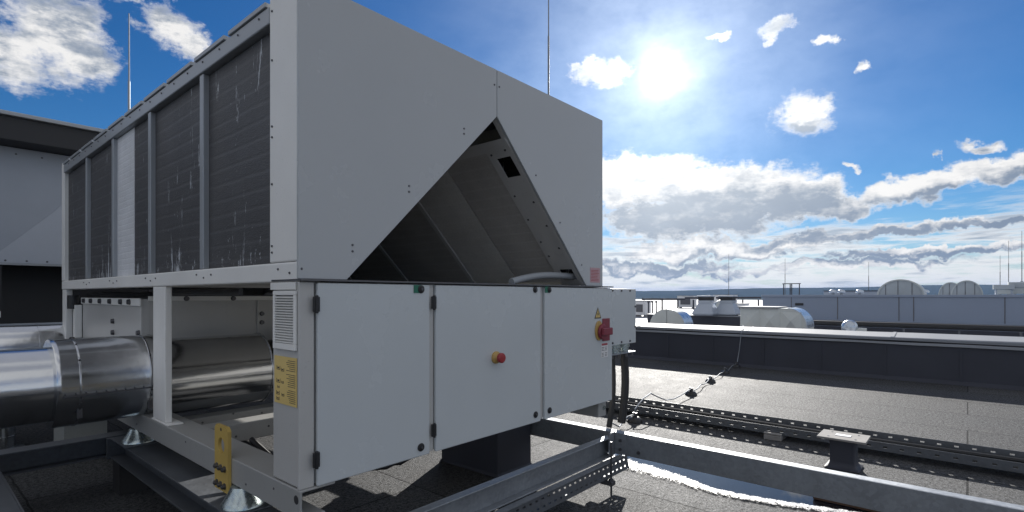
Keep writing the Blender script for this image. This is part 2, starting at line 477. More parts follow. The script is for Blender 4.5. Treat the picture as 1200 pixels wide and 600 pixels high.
# end sheet with square holes, on the slope
mb = MB()
def mslope(u, v):  # u along Y, v = height
    return (ap[0] + (ap[1] - v) / .995, u, v)
us = [2.245, 2.275, 2.395, 2.452]; vs = [1.585, 1.62, 1.70, 2.305, 2.415, 2.49]
mb.plate(mslope, us, vs, lambda i, j: (i == 1 and j in (1, 3)))
es = P(mb, 'end_sheet', 'inner', solid=.006)
P(bolts(MB(), [Vector(mslope(2.42, z)) for z in (1.8, 1.9, 2.05, 2.2, 2.44)] + [Vector(mslope(2.29, z)) for z in (1.85, 2.0, 2.15, 2.45)], (-.7, 0, -.7), .009, .007), 'bolt', 'bolt', es)
P(MB().loft([[mslope(y, 2.505)[:1] + (y, 2.505), (2.60, y, 2.46), (2.585, y, 2.45), (2.528, y, 2.503)] for y in (2.24, 7.2)]), 'ridge_plate', 'inner')
P(MB().box(2.30, 2.58, 2.30, 7.2, 2.60, 2.64), 'ridge_tray', 'dark')
P(MB().box(1.32, 3.50, 2.50, 7.2, 1.566, 1.578), 'drip_tray', 'inner')
# corrugated hose on top of the cabinet
pts = [];
for k in range(61):
    t = k / 60; x = 2.72 + .80 * t
    z = 1.592 + .058 * math.sin(min(1, t * 1.6) * math.pi * .5) - .012 * max(0, t - .6)
    pts.append((x, 2.345 + .02 * math.sin(t * 5), z))
P(MB().tube(pts, [.023 + .0022 * (k % 2) for k in range(61)], 12), 'drain_hose', 'hose', smooth=True)

# control cabinet
cab = P(MB().box(X0 + .003, 3.805, YF + .012, 2.47, .650, 1.56), 'control_cabinet', 'paint', bevel=.006)
P(MB().box(X0 - .003, 3.82, YF - .028, 2.474, 1.5635, 1.572), 'cabinet_lid', 'bolt', cab)
P(MB().box(X0 - .006, X0 + .002, YF + .02, 2.478, 1.525, 1.558), 'lid_flange', 'light', cab, bevel=.002)
P(MB().box(X0 - .002, X0 + .07, YF - .006, YF + .0115, .645, 1.560), 'cabinet_post', 'paint', cab, bevel=.005)
P(MB().box(1.882, 1.917, YF - .004, YF + .0115, .652, 1.558), 'cabinet_post', 'paint', cab)
P(MB().box(2.861, 2.903, YF - .002, YF + .0115, .652, 1.558), 'cabinet_post', 'paint', cab)
def lock(x, z, par, tagged):
    l = P(MB().turn((x, YF - .020, z), (0, -1, 0), [(0, .021), (.004, .022), (.007, .020), (.008, .013), (.011, .012), (.012, .0)], 20), 'door_lock', 'black', par, smooth=True)
    P(MB().cyl((x, YF - .032, z), (x, YF - .035, z), .007, .006, 10), 'key_slot', 'bolt', l)
    if tagged: P(MB().box(x - .048, x - .002, YF - .0235, YF - .0212, z - .020, z + .022), 'lock_tag', 'green', par)
def hinge(x, z, par):
    P(MB().box(x - .016, x + .016, YF - .034, YF - .022, z - .034, z + .034).cyl((x, YF - .032, z - .040), (x, YF - .032, z + .040), .008, n=12), 'hinge', 'black', par, bevel=.004)
doors = []
for x0, x1 in ((1.228, 1.879), (1.922, 2.858), (2.906, 3.812)):
    doors.append(P(MB().box(x0, x1, YF - .020, YF + .002, .645, 1.556), 'cabinet_door', 'door', cab and ch, bevel=.006, seg=3))
lock(1.816, 1.532, doors[0], True); lock(1.816, .694, doors[0], False)
lock(2.795, 1.538, doors[1], False); lock(2.800, .699, doors[1], False)
lock(2.952, 1.538, doors[2], True); lock(2.956, .702, doors[2], False)
for x, d in ((1.217, 0), (1.900, 1)):
    for z in (1.46, .769): hinge(x, z, doors[d])
# emergency stop
es_ = P(MB().turn((2.404, YF - .020, 1.118), (0, -1, 0), [(0, .038), (.010, .038), (.016, .032), (.024, .024), (.03, .020)], 24), 'emergency_stop', 'yellow', doors[1], smooth=True)
P(MB().turn((2.404, YF - .048, 1.118), (0, -1, 0), [(0, .018), (.006, .027), (.012, .031), (.026, .031), (.032, .026), (.034, .0)], 24), 'push_button', 'red', es_, smooth=True)
# main switch
xs, zs = 3.60, 1.222
mb = MB(); mb.prism([(xs + .055 * math.cos(a), zs + .078 * math.sin(a)) for a in [k * math.tau / 28 for k in range(28)]], 'y', YF - .0205, YF - .030)
ms = P(mb, 'main_switch', 'yellow', doors[2], bevel=.003)
P(MB().box(3.655, 3.765, YF - .027, YF - .0208, 1.135, 1.315), 'switch_plate', 'dred', ms, bevel=.003)
P(MB().turn((xs + .03, YF - .0305, zs - .01), (0, -1, 0), [(0, .062), (.018, .062), (.024, .054)], 24).box(xs - .02, xs + .12, YF - .083, YF - .056, zs - .036, zs + .022), 'switch_handle', 'dred', ms, bevel=.008, seg=3)
# warning triangle (flash) and notice
mb = MB().prism([(3.540, 1.318), (3.640, 1.318), (3.590, 1.405)], 'y', YF - .0204, YF - .0216)
wt = P(mb, 'warning_sign', 'ink', doors[2])
P(MB().prism([(3.554, 1.326), (3.626, 1.326), (3.590, 1.390)], 'y', YF - .0218, YF - .0224), 'sign_field', 'label', wt)
P(MB().prism([(3.596, 1.374), (3.577, 1.350), (3.588, 1.350), (3.582, 1.330), (3.603, 1.357), (3.592, 1.357)], 'y', YF - .0226, YF - .0230), 'flash_mark', 'ink', wt)
nt = P(MB().box(3.640, 3.742, YF - .0216, YF - .0204, 1.005, 1.120), 'white_notice', 'white', doors[2])
mb = MB().box(3.646, 3.736, YF - .0222, YF - .0218, 1.100, 1.117)
P(mb, 'red_heading', 'redink', nt)
mb = MB()
for r in range(7):
    for c_ in range(2):
        if r == 3: continue
        mb.box(3.650 + c_ * .045, 3.650 + c_ * .045 + random.uniform(.024, .038), YF - .0222, YF - .0218, 1.014 + r * .0115, 1.018 + r * .0115)
P(mb, 'print', 'ink', nt)
pk = P(MB().box(3.505, 3.648, YF - .0056, YF - .0044, 1.600, 1.715), 'pink_notice', 'pink', pr)
mb = MB()
for r in range(8): mb.box(3.515, 3.515 + random.uniform(.09, .122), YF - .0062, YF - .0058, 1.612 + r * .0115, 1.616 + r * .0115)
P(mb, 'print', 'redink', pk)
# ventilation grille on the cabinet's narrow side
g0, g1, gz0, gz1 = 2.232, 2.442, 1.255, 1.518
mb = MB().box(X0 - .012, X0, g0, g1, gz0, gz0 + .028).box(X0 - .012, X0, g0, g1, gz1 - .018, gz1)
mb.box(X0 - .012, X0, g0, g0 + .018, gz0 + .028, gz1 - .018).box(X0 - .012, X0, g1 - .018, g1, gz0 + .028, gz1 - .018)
gr = P(mb, 'ventilation_grille', 'light', ch, bevel=.003)
mb = MB(); n = 18; st = (gz1 - gz0 - .05) / n
for k in range(n):
    z = gz0 + .030 + st * k
    mb.loft([[(X0 - .011, y, z), (X0 - .013, y, z + .003), (X0 - .001, y, z + st * .78), (X0 + .0005, y, z + st * .7)] for y in (g0 + .019, g1 - .019)])
P(mb, 'louvre_blades', 'light', gr)
P(MB().box(X0 - .0012, X0 + .0015, g0 + .012, g1 - .012, gz0 + .02, gz1 - .012), 'filter_mat', 'black', gr)
# yellow instruction label: pictograms left, text columns right
yl = P(MB().box(X0 - .0014, X0 + .001, 2.236, 2.446, 1.005, 1.222), 'instruction_label', 'label', ch)
mb = MB()
def lab(y0, y1, z0, z1): mb.box(X0 - .0022, X0 - .0016, y0, y1, z0, z1)
for r in range(22):
    if r in (7, 15): continue
    lab(2.246, 2.246 + random.uniform(.055, .085), 1.018 + r * .0089, 1.0205 + r * .0089)
for yy, zz, s in ((2.405, 1.16, .016), (2.405, 1.10, .018), (2.405, 1.075, .010), (2.41, 1.045, .016), (2.41, 1.02, .014), (2.365, 1.10, .010), (2.365, 1.155, .014), (2.362, 1.042, .012)):
    lab(yy - s, yy + s, zz - .0012, zz + .0012); lab(yy - s, yy - s + .003, zz, zz + s); lab(yy + s - .003, yy + s, zz, zz + s); lab(yy - s * .4, yy + s * .5, zz + .004, zz + s * .7)
P(mb, 'print', 'ink', yl)

# junction box on the cabinet's end with glands and two cable conduits
jb = P(MB().box(3.826, 4.306, YF + .038, YF + .20, 1.085, 1.550), 'junction_box', 'door', ch, bevel=.006)
P(MB().box(3.822, 4.312, YF + .028, YF + .0365, 1.078, 1.556), 'box_lid', 'door', jb, bevel=.004)
P(bolts(MB(), [(x, YF + .028, z) for x in (3.90, 4.05, 4.2) for z in (1.10, 1.540)] + [(x, YF + .028, z) for x in (3.838, 4.296) for z in (1.22, 1.40)], (0, -1, 0), .010, .008), 'lid_screw', 'bolt', jb)
mb = MB()
for x, r in ((3.91, .05), (4.02, .065), (4.19, .05)):
    mb.turn((x, YF + .08, 1.085), (0, 0, -1), [(0, r), (.035, r), (.035, r * .85), (.075, r * .85)], 18)
P(mb, 'cable_gland', 'zinc', jb, smooth=True)
P(MB().box(3.82, 4.26, YF + .0, YF + .17, 1.000, 1.010), 'gland_plate', 'galv', jb, bevel=.002)
P(bolts(MB(), [(x, YF + .02, 1.0) for x in (3.88, 4.0, 4.12, 4.22)], (0, -.1, -1), .012, .03), 'bolt', 'bolt', jb)
for x, dx, r in ((3.995, -.05, .023), (4.205, -.05, .034)):
    pts = [(x + dx * t * t, YF + .09 - .02 * math.sin(t * 3), 1.0 - .62 * t - .37 * max(0, t - .9) * 0) for t in [k / 40 for k in range(41)]]
    P(MB().tube(pts, [r + .0012 * (k % 2) for k in range(41)], 12), 'cable_conduit', 'rubber', ch, smooth=True)

# legs of the coil housing
def post(x0, x1, y0, y1):
    p = P(MB().box(x0, x1, y0, y1, .6565, 1.558), 'frame_post', 'light', bevel=.006)
    P(MB().box(x0 - .004, x1 + .05, y0 - .06, y1 + .02, .646, .656), 'post_foot', 'light', p, bevel=.003)
post(X0 + .004, X0 + .045, 4.00, 4.25); post(X0 + .004, X0 + .06, 7.12, 7.29)
post(X1 - .14, X1 - .01, 4.0, 4.2); post(X1 - .14, X1 - .01, 7.12, 7.28); post(X1 - .14, X1 - .01, 2.52, 2.64)
# base frame
def chan(mb, ax, c0, c1, a, b, z0, z1, t=.012):
    """rectangular hollow section look: plain box with rounded edges"""
    if ax == 'y': mb.box(c0, c1, a, b, z0, z1)
    else: mb.box(a, b, c0, c1, z0, z1)
    return mb
cp = [(X0 - .002, .512), (X0 - .002, .645), (X0 + .17, .645), (X0 + .17, .633), (X0 + .010, .633), (X0 + .010, .524), (X0 + .12, .524), (X0 + .12, .512)]
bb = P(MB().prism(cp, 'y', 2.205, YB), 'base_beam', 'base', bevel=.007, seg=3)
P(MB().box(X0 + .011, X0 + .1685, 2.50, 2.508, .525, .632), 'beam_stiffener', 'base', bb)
P(MB().turn((X0 - .003, 2.238, .600), (1, 0, 0), [(0, .020), (.0008, .020)], 20), 'lifting_hole', 'dark', bb)
P(bolts(MB(), [(X0 - .002, y, z) for y, z in ((2.45, .60), (2.75, .55), (3.6, .61), (4.6, .56))], (-1, 0, 0), .006, .003), 'rivet', 'bolt', bb)
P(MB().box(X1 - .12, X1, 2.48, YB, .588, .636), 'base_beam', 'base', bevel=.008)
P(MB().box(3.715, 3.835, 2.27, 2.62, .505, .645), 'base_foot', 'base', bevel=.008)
scatter('bolt', 'zinc', bolts(MB(), [(3.80, 2.27, .575)], (0, -1, 0), .022, .01), ch)
for y, zt in ((2.80, .60), (3.75, .63), (4.35, .58), (5.4, .62), (7.1, .62)):
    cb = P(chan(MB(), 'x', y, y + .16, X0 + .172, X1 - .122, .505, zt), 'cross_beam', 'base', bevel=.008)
    if y > 3 and y < 5: P(bolts(MB(), [(1.5 + .22 * k, y, .545 + .03 * (k % 2)) for k in range(7)], (0, -1, 0), .008, .004), 'bolt', 'bolt', cb)
# lifting lug plate, bolted to the base beam
mb = MB()
yl0, yl1, zl0, zl1 = 2.925, 3.098, .462, .806
out = [(yl0, zl0), (yl1, zl0), (yl1, zl1 - .02), (yl1 - .02, zl1), (yl0 + .02, zl1), (yl0, zl1 - .02)]
def ringplate(mb, outer, cy, cz, r, x0, x1, n=32):
    # outline resampled by angle so it bridges to a round hole
    def hit(a):
        d = Vector((math.cos(a), math.sin(a))); best = None
        for i in range(len(outer)):
            p, q = Vector(outer[i]), Vector(outer[(i + 1) % len(outer)]); e = q - p; c = Vector((cy, cz))
            den = d.x * e.y - d.y * e.x
            if abs(den) < 1e-9: continue
            t = ((p.x - c.x) * e.y - (p.y - c.y) * e.x) / den; u = ((p.x - c.x) * d.y - (p.y - c.y) * d.x) / den
            if t > 0 and -1e-6 <= u <= 1 + 1e-6 and (best is None or t < best): best = t
        return (cy + d.x * best, cz + d.y * best)
    an = sorted([k * math.tau / n for k in range(n)] + [math.atan2(z - cz, y - cy) % math.tau for y, z in outer])
    ri = [(cy + r * math.cos(a), cz + r * math.sin(a)) for a in an]; ro = [hit(a) for a in an]
    L = [[mb.bm.verts.new((x, *p)) for p in ring] for x in (x0, x1) for ring in (ri, ro)]
    k = len(an)
    for i in range(k):
        j = (i + 1) % k
        mb.bm.faces.new((L[0][i], L[0][j], L[1][j], L[1][i])); mb.bm.faces.new((L[2][i], L[3][i], L[3][j], L[2][j]))
        mb.bm.faces.new((L[1][i], L[1][j], L[3][j], L[3][i])); mb.bm.faces.new((L[0][i], L[2][i], L[2][j], L[0][j]))
    return mb
lug = P(ringplate(mb, out, (yl0 + yl1) / 2, .700, .043, X0 - .022, X0 - .0035), 'lifting_lug', 'lift')
P(MB().turn((X0 - .023, (yl0 + yl1) / 2, .786), (1, 0, 0), [(0, .009), (.001, .009)], 12), 'pilot_hole', 'ink', lug)
for z in (.585, .495):
    for k in range(3):
        y = yl0 + .036 + .05 * k
        P(MB().turn((X0 - .022, y, z), (-1, 0, 0), [(0, .018), (.004, .018), (.004, .014), (.016, .014), (.016, .007), (.021, .006)], 6), 'hex_bolt', 'bolt', lug)

# evaporator bay: enclosure with bolted sheet, insulated shell, small pipework
encl = P(MB().box(1.262, 3.50, 4.95, 6.95, .66, 1.47), 'compressor_enclosure', 'paint', bevel=.004)
P(MB().box(1.25, 1.262, 4.94, 6.96, 1.415, 1.475), 'top_strip', 'light', encl, bevel=.002)
P(MB().box(1.31, 3.45, 4.936, 4.949, 1.455, 1.492), 'top_strip', 'light', encl, bevel=.002)
P(MB().box(2.16, 2.236, 4.934, 4.9495, .70, 1.453), 'edge_strip', 'paint', encl, bevel=.002)
P(bolts(MB(), [(1.25, y, 1.445) for y in (5.2, 5.45, 5.8, 6.15, 6.5, 6.8)] + [(1.262, 5.75, 1.27), (1.262, 5.75, 1.17), (1.262, 4.99, 1.2)], (-1, 0, 0), .024, .022)
  , 'cap_nut', 'bolt', encl)
P(bolts(MB(), [(x, 4.936, 1.472) for x in (1.58, 1.95)] + [(2.2, 4.934, z) for z in (1.33, 1.25)], (0, -1, 0), .022, .02), 'cap_nut', 'bolt', encl)
P(MB().cyl((1.245, 4.60, .885), (2.02, 4.60, .885), .288, n=72).turn((2.008, 4.60, .885), (1, 0, 0), [(0, .289), (.003, .295), (.013, .295), (.016, .289)], 72), 'evaporator_shell', 'clad', smooth=True)
P(MB().cyl((2.03, 4.6, .90), (3.2, 4.6, .90), .21, n=32).cyl((2.25, 4.6, .9), (2.42, 4.6, .9), .26, n=32), 'suction_line', 'rubber', smooth=True)
mb = MB()
mb.tube([(1.33, 7.0, 1.50), (1.33, 6.4, 1.515), (1.40, 5.6, 1.50), (1.5, 4.5, 1.525), (1.5, 3.2, 1.515), (1.5, 2.5, 1.52)], .022, 8)
mb.tube([(1.24, 7.06, 1.45), (1.24, 7.0, 1.38), (1.26, 6.98, .9)], .03, 8)
mb.cyl((1.2, 7.03, 1.36), (1.2, 7.03, 1.50), .05, n=12)
mb.box(1.36, 3.3, 3.3, 3.36, 1.50, 1.545)
P(mb, 'pipework', 'black', smooth=True)
P(MB().box(1.20, 1.258, 6.955, 7.05, .70, 1.40), 'rear_bracket', 'light', bevel=.004)
for k in range(2):
    pts = [(1.45 + .25 * k, 3.4 + .05 * k, .60), (1.5 + .22 * k, 3.2, .50), (1.62 + .2 * k, 2.9, .455), (1.9 + .1 * k, 2.62, .48), (2.3, 2.5, .62)]
    P(MB().tube(pts, .016, 8), 'loose_cable', 'black', smooth=True)

# ------------------------------------------------------------------ steel below the chiller
def ibeam(name, ax, c, a, b, zt, h, w, parent, mat='galv', tf=.012, tw=.010):
    mb = MB()
    def bx(c0, c1, z0, z1):
        mb.box(c0, c1, a, b, z0, z1) if ax == 'y' else mb.box(a, b, c0, c1, z0, z1)
    bx(c - w / 2, c + w / 2, zt - tf, zt); bx(c - tw / 2, c + tw / 2, zt - h + tf, zt - tf); bx(c - w / 2, c + w / 2, zt - h, zt - h + tf)
    return mb.build(name, M[mat], parent, bevel=.002)
def cbeam(name, ax, c, sgn, a, b, zt, h, w, parent, mat='galv', t=.010):
    """channel: web at c, flanges reaching to the side sgn"""
    mb = MB()
    def bx(c0, c1, z0, z1):
        c0, c1 = min(c0, c1), max(c0, c1)
        mb.box(c0, c1, a, b, z0, z1) if ax == 'y' else mb.box(a, b, c0, c1, z0, z1)
    bx(c, c + sgn * t, zt - h, zt)
    bx(c + sgn * t, c + sgn * w, zt - t, zt); bx(c + sgn * t, c + sgn * w, zt - h, zt - h + t)
    return mb.build(name, M[mat], parent, bevel=.003)
fr_ = thing('steelwork', 'grey galvanised beams bolted at a corner, under the chiller front and running off right', 'steelwork', (3.69, 2.17, 0))
# front member: channel whose flanges face the camera
cbeam('beam', 'x', 2.165, -1, .55, 3.672, .395, .155, .062, fr_, 'galv')
cbeam('beam', 'y', 3.690, 1, -3.4, 3.60, .42, .165, .085, fr_, 'galv')
mb = MB().box(3.60, 3.6885, 2.10, 2.112, .255, .43).box(3.678, 3.6885, 2.00, 2.0985, .262, .425)
jp = mb.build('corner_plate', M['galv'], fr_, bevel=.002)
scatter('bolt', 'bolt', bolts(MB(), [(3.678, 2.05, z) for z in (.30, .37)] + [(3.688, 1.90, .30)], (-1, 0, 0), .014, .014), jp)
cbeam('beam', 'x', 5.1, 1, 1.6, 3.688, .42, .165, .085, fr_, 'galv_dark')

lf = thing('steelwork', 'shade-darkened galvanised steel beams low on the shaded roof below the clad pipes', 'steelwork', (1.18, 5.1, 0))
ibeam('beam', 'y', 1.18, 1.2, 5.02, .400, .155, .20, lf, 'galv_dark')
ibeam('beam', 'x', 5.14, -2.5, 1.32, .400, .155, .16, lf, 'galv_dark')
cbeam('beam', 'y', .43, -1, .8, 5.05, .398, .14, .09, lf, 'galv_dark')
mb = MB().box(1.06, 1.30, 5.024, 5.055, .235, .392); mb.build('splice_plate', M['galv_dark'], lf, bevel=.002)
for x, y in ((1.18, 1.6), (1.18, 4.9), (.38, 1.4), (-1.6, 5.14)):
    MB().box(x - .09, x + .09, y - .09, y + .09, 0, .242).build('foot', M['rubber'], lf)
for x, y in ((3.735, -1.6), (3.735, 3.4)):
    MB().box(x - .08, x + .08, y - .08, y + .08, 0, .253).build('foot', M['rubber'], fr_)

# spring isolators between steel and base frame
iso = thing('spring_isolator', 'shiny zinc plated dome isolator under the corner of the chiller beside the yellow lug', 'isolator', (1.185, 2.87, .402))
MB().turn((1.185, 2.87, .412), (0, 0, 1), [(0, .108), (.010, .106), (.028, .094), (.055, .078), (.080, .066), (.097, .060)], 32).build('housing', M['zinc'], iso, smooth=True)
MB().box(1.07, 1.30, 2.74, 3.00, .402, .411).build('base_plate', M['galv_dark'], iso, bevel=.002)
for loc, lb in (((1.185, 4.70, .402), 'zinc dome isolator in deep shade under the clad pipe end of the chiller'),
                ((3.60, 3.30, .302), 'zinc dome isolator under the right base beam of the chiller')):
    if loc[0] > 3: continue
    c = copy_tree(iso); c.location = loc; c['label'] = lb
    iso['group'] = c['group'] = 'spring isolators under the chiller'
# clad plinth below the frame
cu = thing('roof_plinth', 'dark felt clad square plinth under the chiller, behind the front beam', 'plinth', (3.45, 3.27, 0))
MB().loft([[(x, y, z) for x, y in ((3.225 - f, 2.93 - f), (3.66 + f, 2.93 - f), (3.66 + f, 3.61 + f), (3.225 - f, 3.61 + f))] for z, f in ((0, .02), (.025, .004), (.555, 0))]).build('body', M['memb'], cu, bevel=.008)
MB().box(3.215, 3.668, 2.92, 3.62, .556, .575).build('cap', M['galv_dark'], cu, bevel=.004)
# perforated tray hung along the front beam
def slots(a, b, pitch, gap):
    us = [a]; u = a + pitch / 2; flags = [False]
    while u + pitch < b:
        us += [u, u + gap]; flags += [True, False]; u += pitch
    us.append(b); return us, flags
def perf(mp, a, b, pitch, gap, vs, rows, name, mat, parent, th=.003):
    us, fl_ = slots(a, b, pitch, gap)
    return MB().plate(mp, us, vs, lambda i, j: fl_[i] and j in rows).build(name, M[mat], parent, solid=th)
ft = thing('cable_tray', 'slotted steel cable tray fixed along the lower edge of the front beam', 'cable tray', (2.6, 2.05, .13))
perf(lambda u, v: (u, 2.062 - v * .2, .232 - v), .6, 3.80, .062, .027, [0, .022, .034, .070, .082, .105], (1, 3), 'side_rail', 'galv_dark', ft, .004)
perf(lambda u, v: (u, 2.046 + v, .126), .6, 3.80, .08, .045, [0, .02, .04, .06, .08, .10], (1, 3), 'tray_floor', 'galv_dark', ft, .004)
MB().box(.6, 3.80, 2.045, 2.095, .2335, .2385).build('rail_lip', M['galv'], ft)
mb = MB().box(3.44, 3.50, 1.99, 2.18, .088, .120); mb.build('hanger', M['bolt'], ft, bevel=.003)
mb = MB().cyl((3.47, 2.01, .006), (3.47, 2.01, .41), .008, n=8).turn((3.47, 2.01, .12), (0, 0, 1), [(0, .018), (.014, .018)], 6); mb.build('threaded_rod', M['bolt'], ft)

# ------------------------------------------------------------------ clad pipes
pa = thing('clad_pipe', 'large metal clad pipe in front, with a stepped collar, entering the chiller', 'pipe', (.9, 4.60, .92))
def clad(mb, x0, x1, y, z, r): return mb.cyl((x0, y, z), (x1, y, z), r, n=64)
zA = .915
MB().turn((.655, 4.60, zA), (1, 0, 0), [(0, .262), (0.0, .292), (.012, .296), (.03, .292), (.555, .292), (.570, .297), (.585, .292), (.588, .24)], 64).build('jacket', M['clad'], pa, smooth=True)
MB().cyl((-3.2, 4.60, zA - .005), (.655, 4.60, zA - .005), .246, n=64).build('pipe_run', M['clad'], pa, smooth=True)
for x in (-.62, .335): MB().turn((x, 4.60, zA - .005), (1, 0, 0), [(0, .2465), (.003, .251), (.016, .251), (.019, .2465)], 64).build('lap_band', M['clad'], pa, smooth=True)
scatter('rivet', 'bolt', bolts(MB(), [(.70 + .052 * k, 4.303, zA - .048) for k in range(10)], (0, -1, .15), .0045, .004), pa)
for x in (.775, 1.165): MB().turn((x - .006, 4.60, zA), (1, 0, 0), [(0, .2925), (.002, .2965), (.010, .2965), (.012, .2925)], 64).build('lap_band', M['clad'], pa, smooth=True)
MB().box(.69, 1.22, 4.3035, 4.312, zA - .060, zA - .054).build('lap_seam', M['bolt'], pa)
for x in (.775, 1.165):
    sp = []
    for a in (-14, -22, -48, -56, 34, 62):
        n_ = Vector((0, -math.cos(R(a)), math.sin(R(a)))); sp.append((Vector((x, 4.60, zA)) + n_ * .296, n_, .007, .006))
    scatter('rivet', 'bolt', sp, pa)
    p = Vector((x, 4.60 - .298 * math.cos(R(-36)), zA + .298 * math.sin(R(-36))))
    MB().box(x - .014, x + .014, p.y - .012, p.y + .01, p.z - .035, p.z + .035).build('clamp_latch', M['bolt'], pa, bevel=.003)
pb = thing('clad_pipe', 'metal clad pipe farther back, ending beside the chiller far post', 'pipe', (.9, 7.40, .93))
clad(MB(), -4.5, 1.17, 7.40, .93, .285).turn((1.158, 7.4, .93), (1, 0, 0), [(0, .289), (.012, .289)], 64).build('pipe_run', M['clad'], pb, smooth=True)
clad(MB(), 1.172, 2.4, 7.0, .93, .14).build('bare_end', M['rubber'], pb, smooth=True)
mb = MB().turn((.95, 7.40, .93), (1, 0, 0), [(0, .2855), (.002, .289), (.010, .289), (.012, .2855)], 64); mb.build('lap_band', M['clad'], pb, smooth=True)
ps = thing('pipe_stub', 'short upright metal clad pipe standing on the roof below the far pipe', 'pipe', (.64, 7.1, 0))
MB().cyl((.64, 7.1, .02), (.64, 7.1, .62), .13, n=40).build('casing', M['clad'], ps, smooth=True)
MB().turn((.64, 7.1, .13), (0, 0, 1), [(0, .1305), (.003, .1335), (.010, .1335), (.013, .1305)], 40).build('lap_band', M['clad'], ps, smooth=True)
MB().turn((.64, 7.1, 0), (0, 0, 1), [(0, .20), (.012, .20), (.02, .14)], 32).build('flange', M['galv_dark'], ps)
# control box between the pipes, low in the shade
bxl = thing('equipment_box', 'low pale metal box with a lid standing on the shaded roof behind the front pipe', 'box', (1.0, 6.4, 0))
MB().box(.98, 1.3, 6.15, 6.6, .0, .33).build('case', M['duct'], bxl, bevel=.006)
MB().box(.96, 1.32, 6.13, 6.62, .331, .350).build('lid', M['galv'], bxl, bevel=.004)

# ------------------------------------------------------------------ second unit on the left
YS = 9.2
u2 = thing('rooftop_unit', 'tall second unit behind, with blue grey panels and a dark overhanging top', 'roof unit', (0, YS, 0))
zt0, zt1, zp0, zp1 = 3.375, 3.72, 1.905, 3.38
MB().box(-5, 8.3, YS - .45, YS + 7, 3.672, 3.722).build('roof_edge', M['frame'], u2, bevel=.01)
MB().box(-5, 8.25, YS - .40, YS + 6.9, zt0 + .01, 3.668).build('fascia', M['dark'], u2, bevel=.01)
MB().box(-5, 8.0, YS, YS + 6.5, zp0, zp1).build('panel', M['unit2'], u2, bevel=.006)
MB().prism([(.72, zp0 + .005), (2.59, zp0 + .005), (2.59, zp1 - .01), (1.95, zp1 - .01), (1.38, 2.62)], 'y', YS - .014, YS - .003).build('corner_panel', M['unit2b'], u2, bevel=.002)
MB().box(-5, 7.95, YS + .5, YS + 6, .10, zp0 - .004).build('shade_infill', M['dark'], u2)  # near-black box added to stand for the deep shade below the panels
for x in (-3.2, .82, 2.45):
    l = MB().box(x, x + .05, YS + .02, YS + .10, .0, zp0 - .004).build('leg', M['rubber'], u2)
for x in (-2.0, -.2, 3.1, 5.4): MB().box(x, x + .012, YS - .0022, YS - .0004, zp0 + .01, zp1 - .02).build('panel_joint', M['bolt'], u2)
scatter('rivet', 'bolt', bolts(MB(), [(-.4 + .26 * k, YS - .003, zp0 + .035) for k in range(5)] + [(.9 + .2 * k, YS - .014, zp0 + .035) for k in range(7)] + [(1.0 + .25 * k, YS - .003, 3.30) for k in range(4)], (0, -1, 0), .012, .006), u2)
MB().box(-5, 7.9, YS - .012, YS - .0005, zp0 - .02, zp0 + .004).build('drip_edge', M['frame'], u2)
mb = MB()
mb.box(.825, .86, YS + .01, YS + .018, 1.22, 1.30); mb.build('small_plate', M['white'], u2)

# ------------------------------------------------------------------ lightning rods
def rod(label, x, y, z0, z1, r0=.012, r1=.006, zj=None, base=False):
    t = thing('lightning_rod', label, 'lightning rod', (x, y, z0), 'lightning rods around the chiller')
    zj = zj or (z0 + z1) / 2
    MB().cyl((x, y, z0), (x, y, zj), r0, n=10).build('lower_tube', M['galv'], t, smooth=True)
    MB().cyl((x, y, zj), (x, y, z1), r1, r1 * .7, n=8).build('tip_rod', M['galv'], t, smooth=True)
    if base: MB().turn((x, y, z0), (0, 0, 1), [(0, .2), (.06, .2), (.09, .15), (.09, .02)], 24).build('base_block', M['concrete'], t)
rod('slender pale lightning rod rising behind the second unit roof at left', 2.32, 9.70, 3.724, 5.80, .016, .011)
rod('tall thin dark lightning rod rising behind the chiller top right of its front seam', 6.0, 4.48, 0, 7.0, .014, .009, 5.15, True)

# ------------------------------------------------------------------ parapet
pp = thing('parapet_wall', 'low parapet wall in dark membrane with a bright metal coping across the roof', 'parapet', (11.6, 0, 0))
mb = MB().prism([(11.6, .62), (11.6, .06), (11.52, .004), (11.52, -.05), (12.1, -.05), (12.1, .62)], 'y', -45, 45)
mb.build('upstand', M['memb'], pp)
mb = MB(); y = -44.2
while y < 44:
    mb.box(11.588, 11.601, y, y + .035, .055, .615); y += 1.03 + .04 * math.sin(y * 3)
mb.build('lap_seams', M['memb'], pp)
def strip(poly, name, mat):
    mb = MB(); rnd = random.Random(3)
    ys = [-45 + .75 * k for k in range(121)]
    mb.loft([[(x, y, z + rnd.uniform(-.005, .005)) for x, z in poly] for y in ys])
    return mb.build(name, M[mat], pp)
strip([(11.565, .632), (11.568, .668), (11.60, .672), (11.60, .636)], 'clamp_strip', 'coping')
strip([(11.602, .622), (11.602, .674), (11.70, .690), (12.09, .690), (12.09, .622)], 'gutter', 'black')
strip([(11.66, .694), (11.655, .735), (11.68, .752), (12.14, .812), (12.16, .80), (12.16, .694)], 'coping', 'coping')
mb = MB(); y = -44.0
while y < 44:
    mb.prism([(11.65, .739), (11.678, .758), (12.145, .818), (12.148, .812), (11.69, .749)], 'y', y, y + .05); y += 2.5
mb.build('coping_joint', M['coping'], pp)

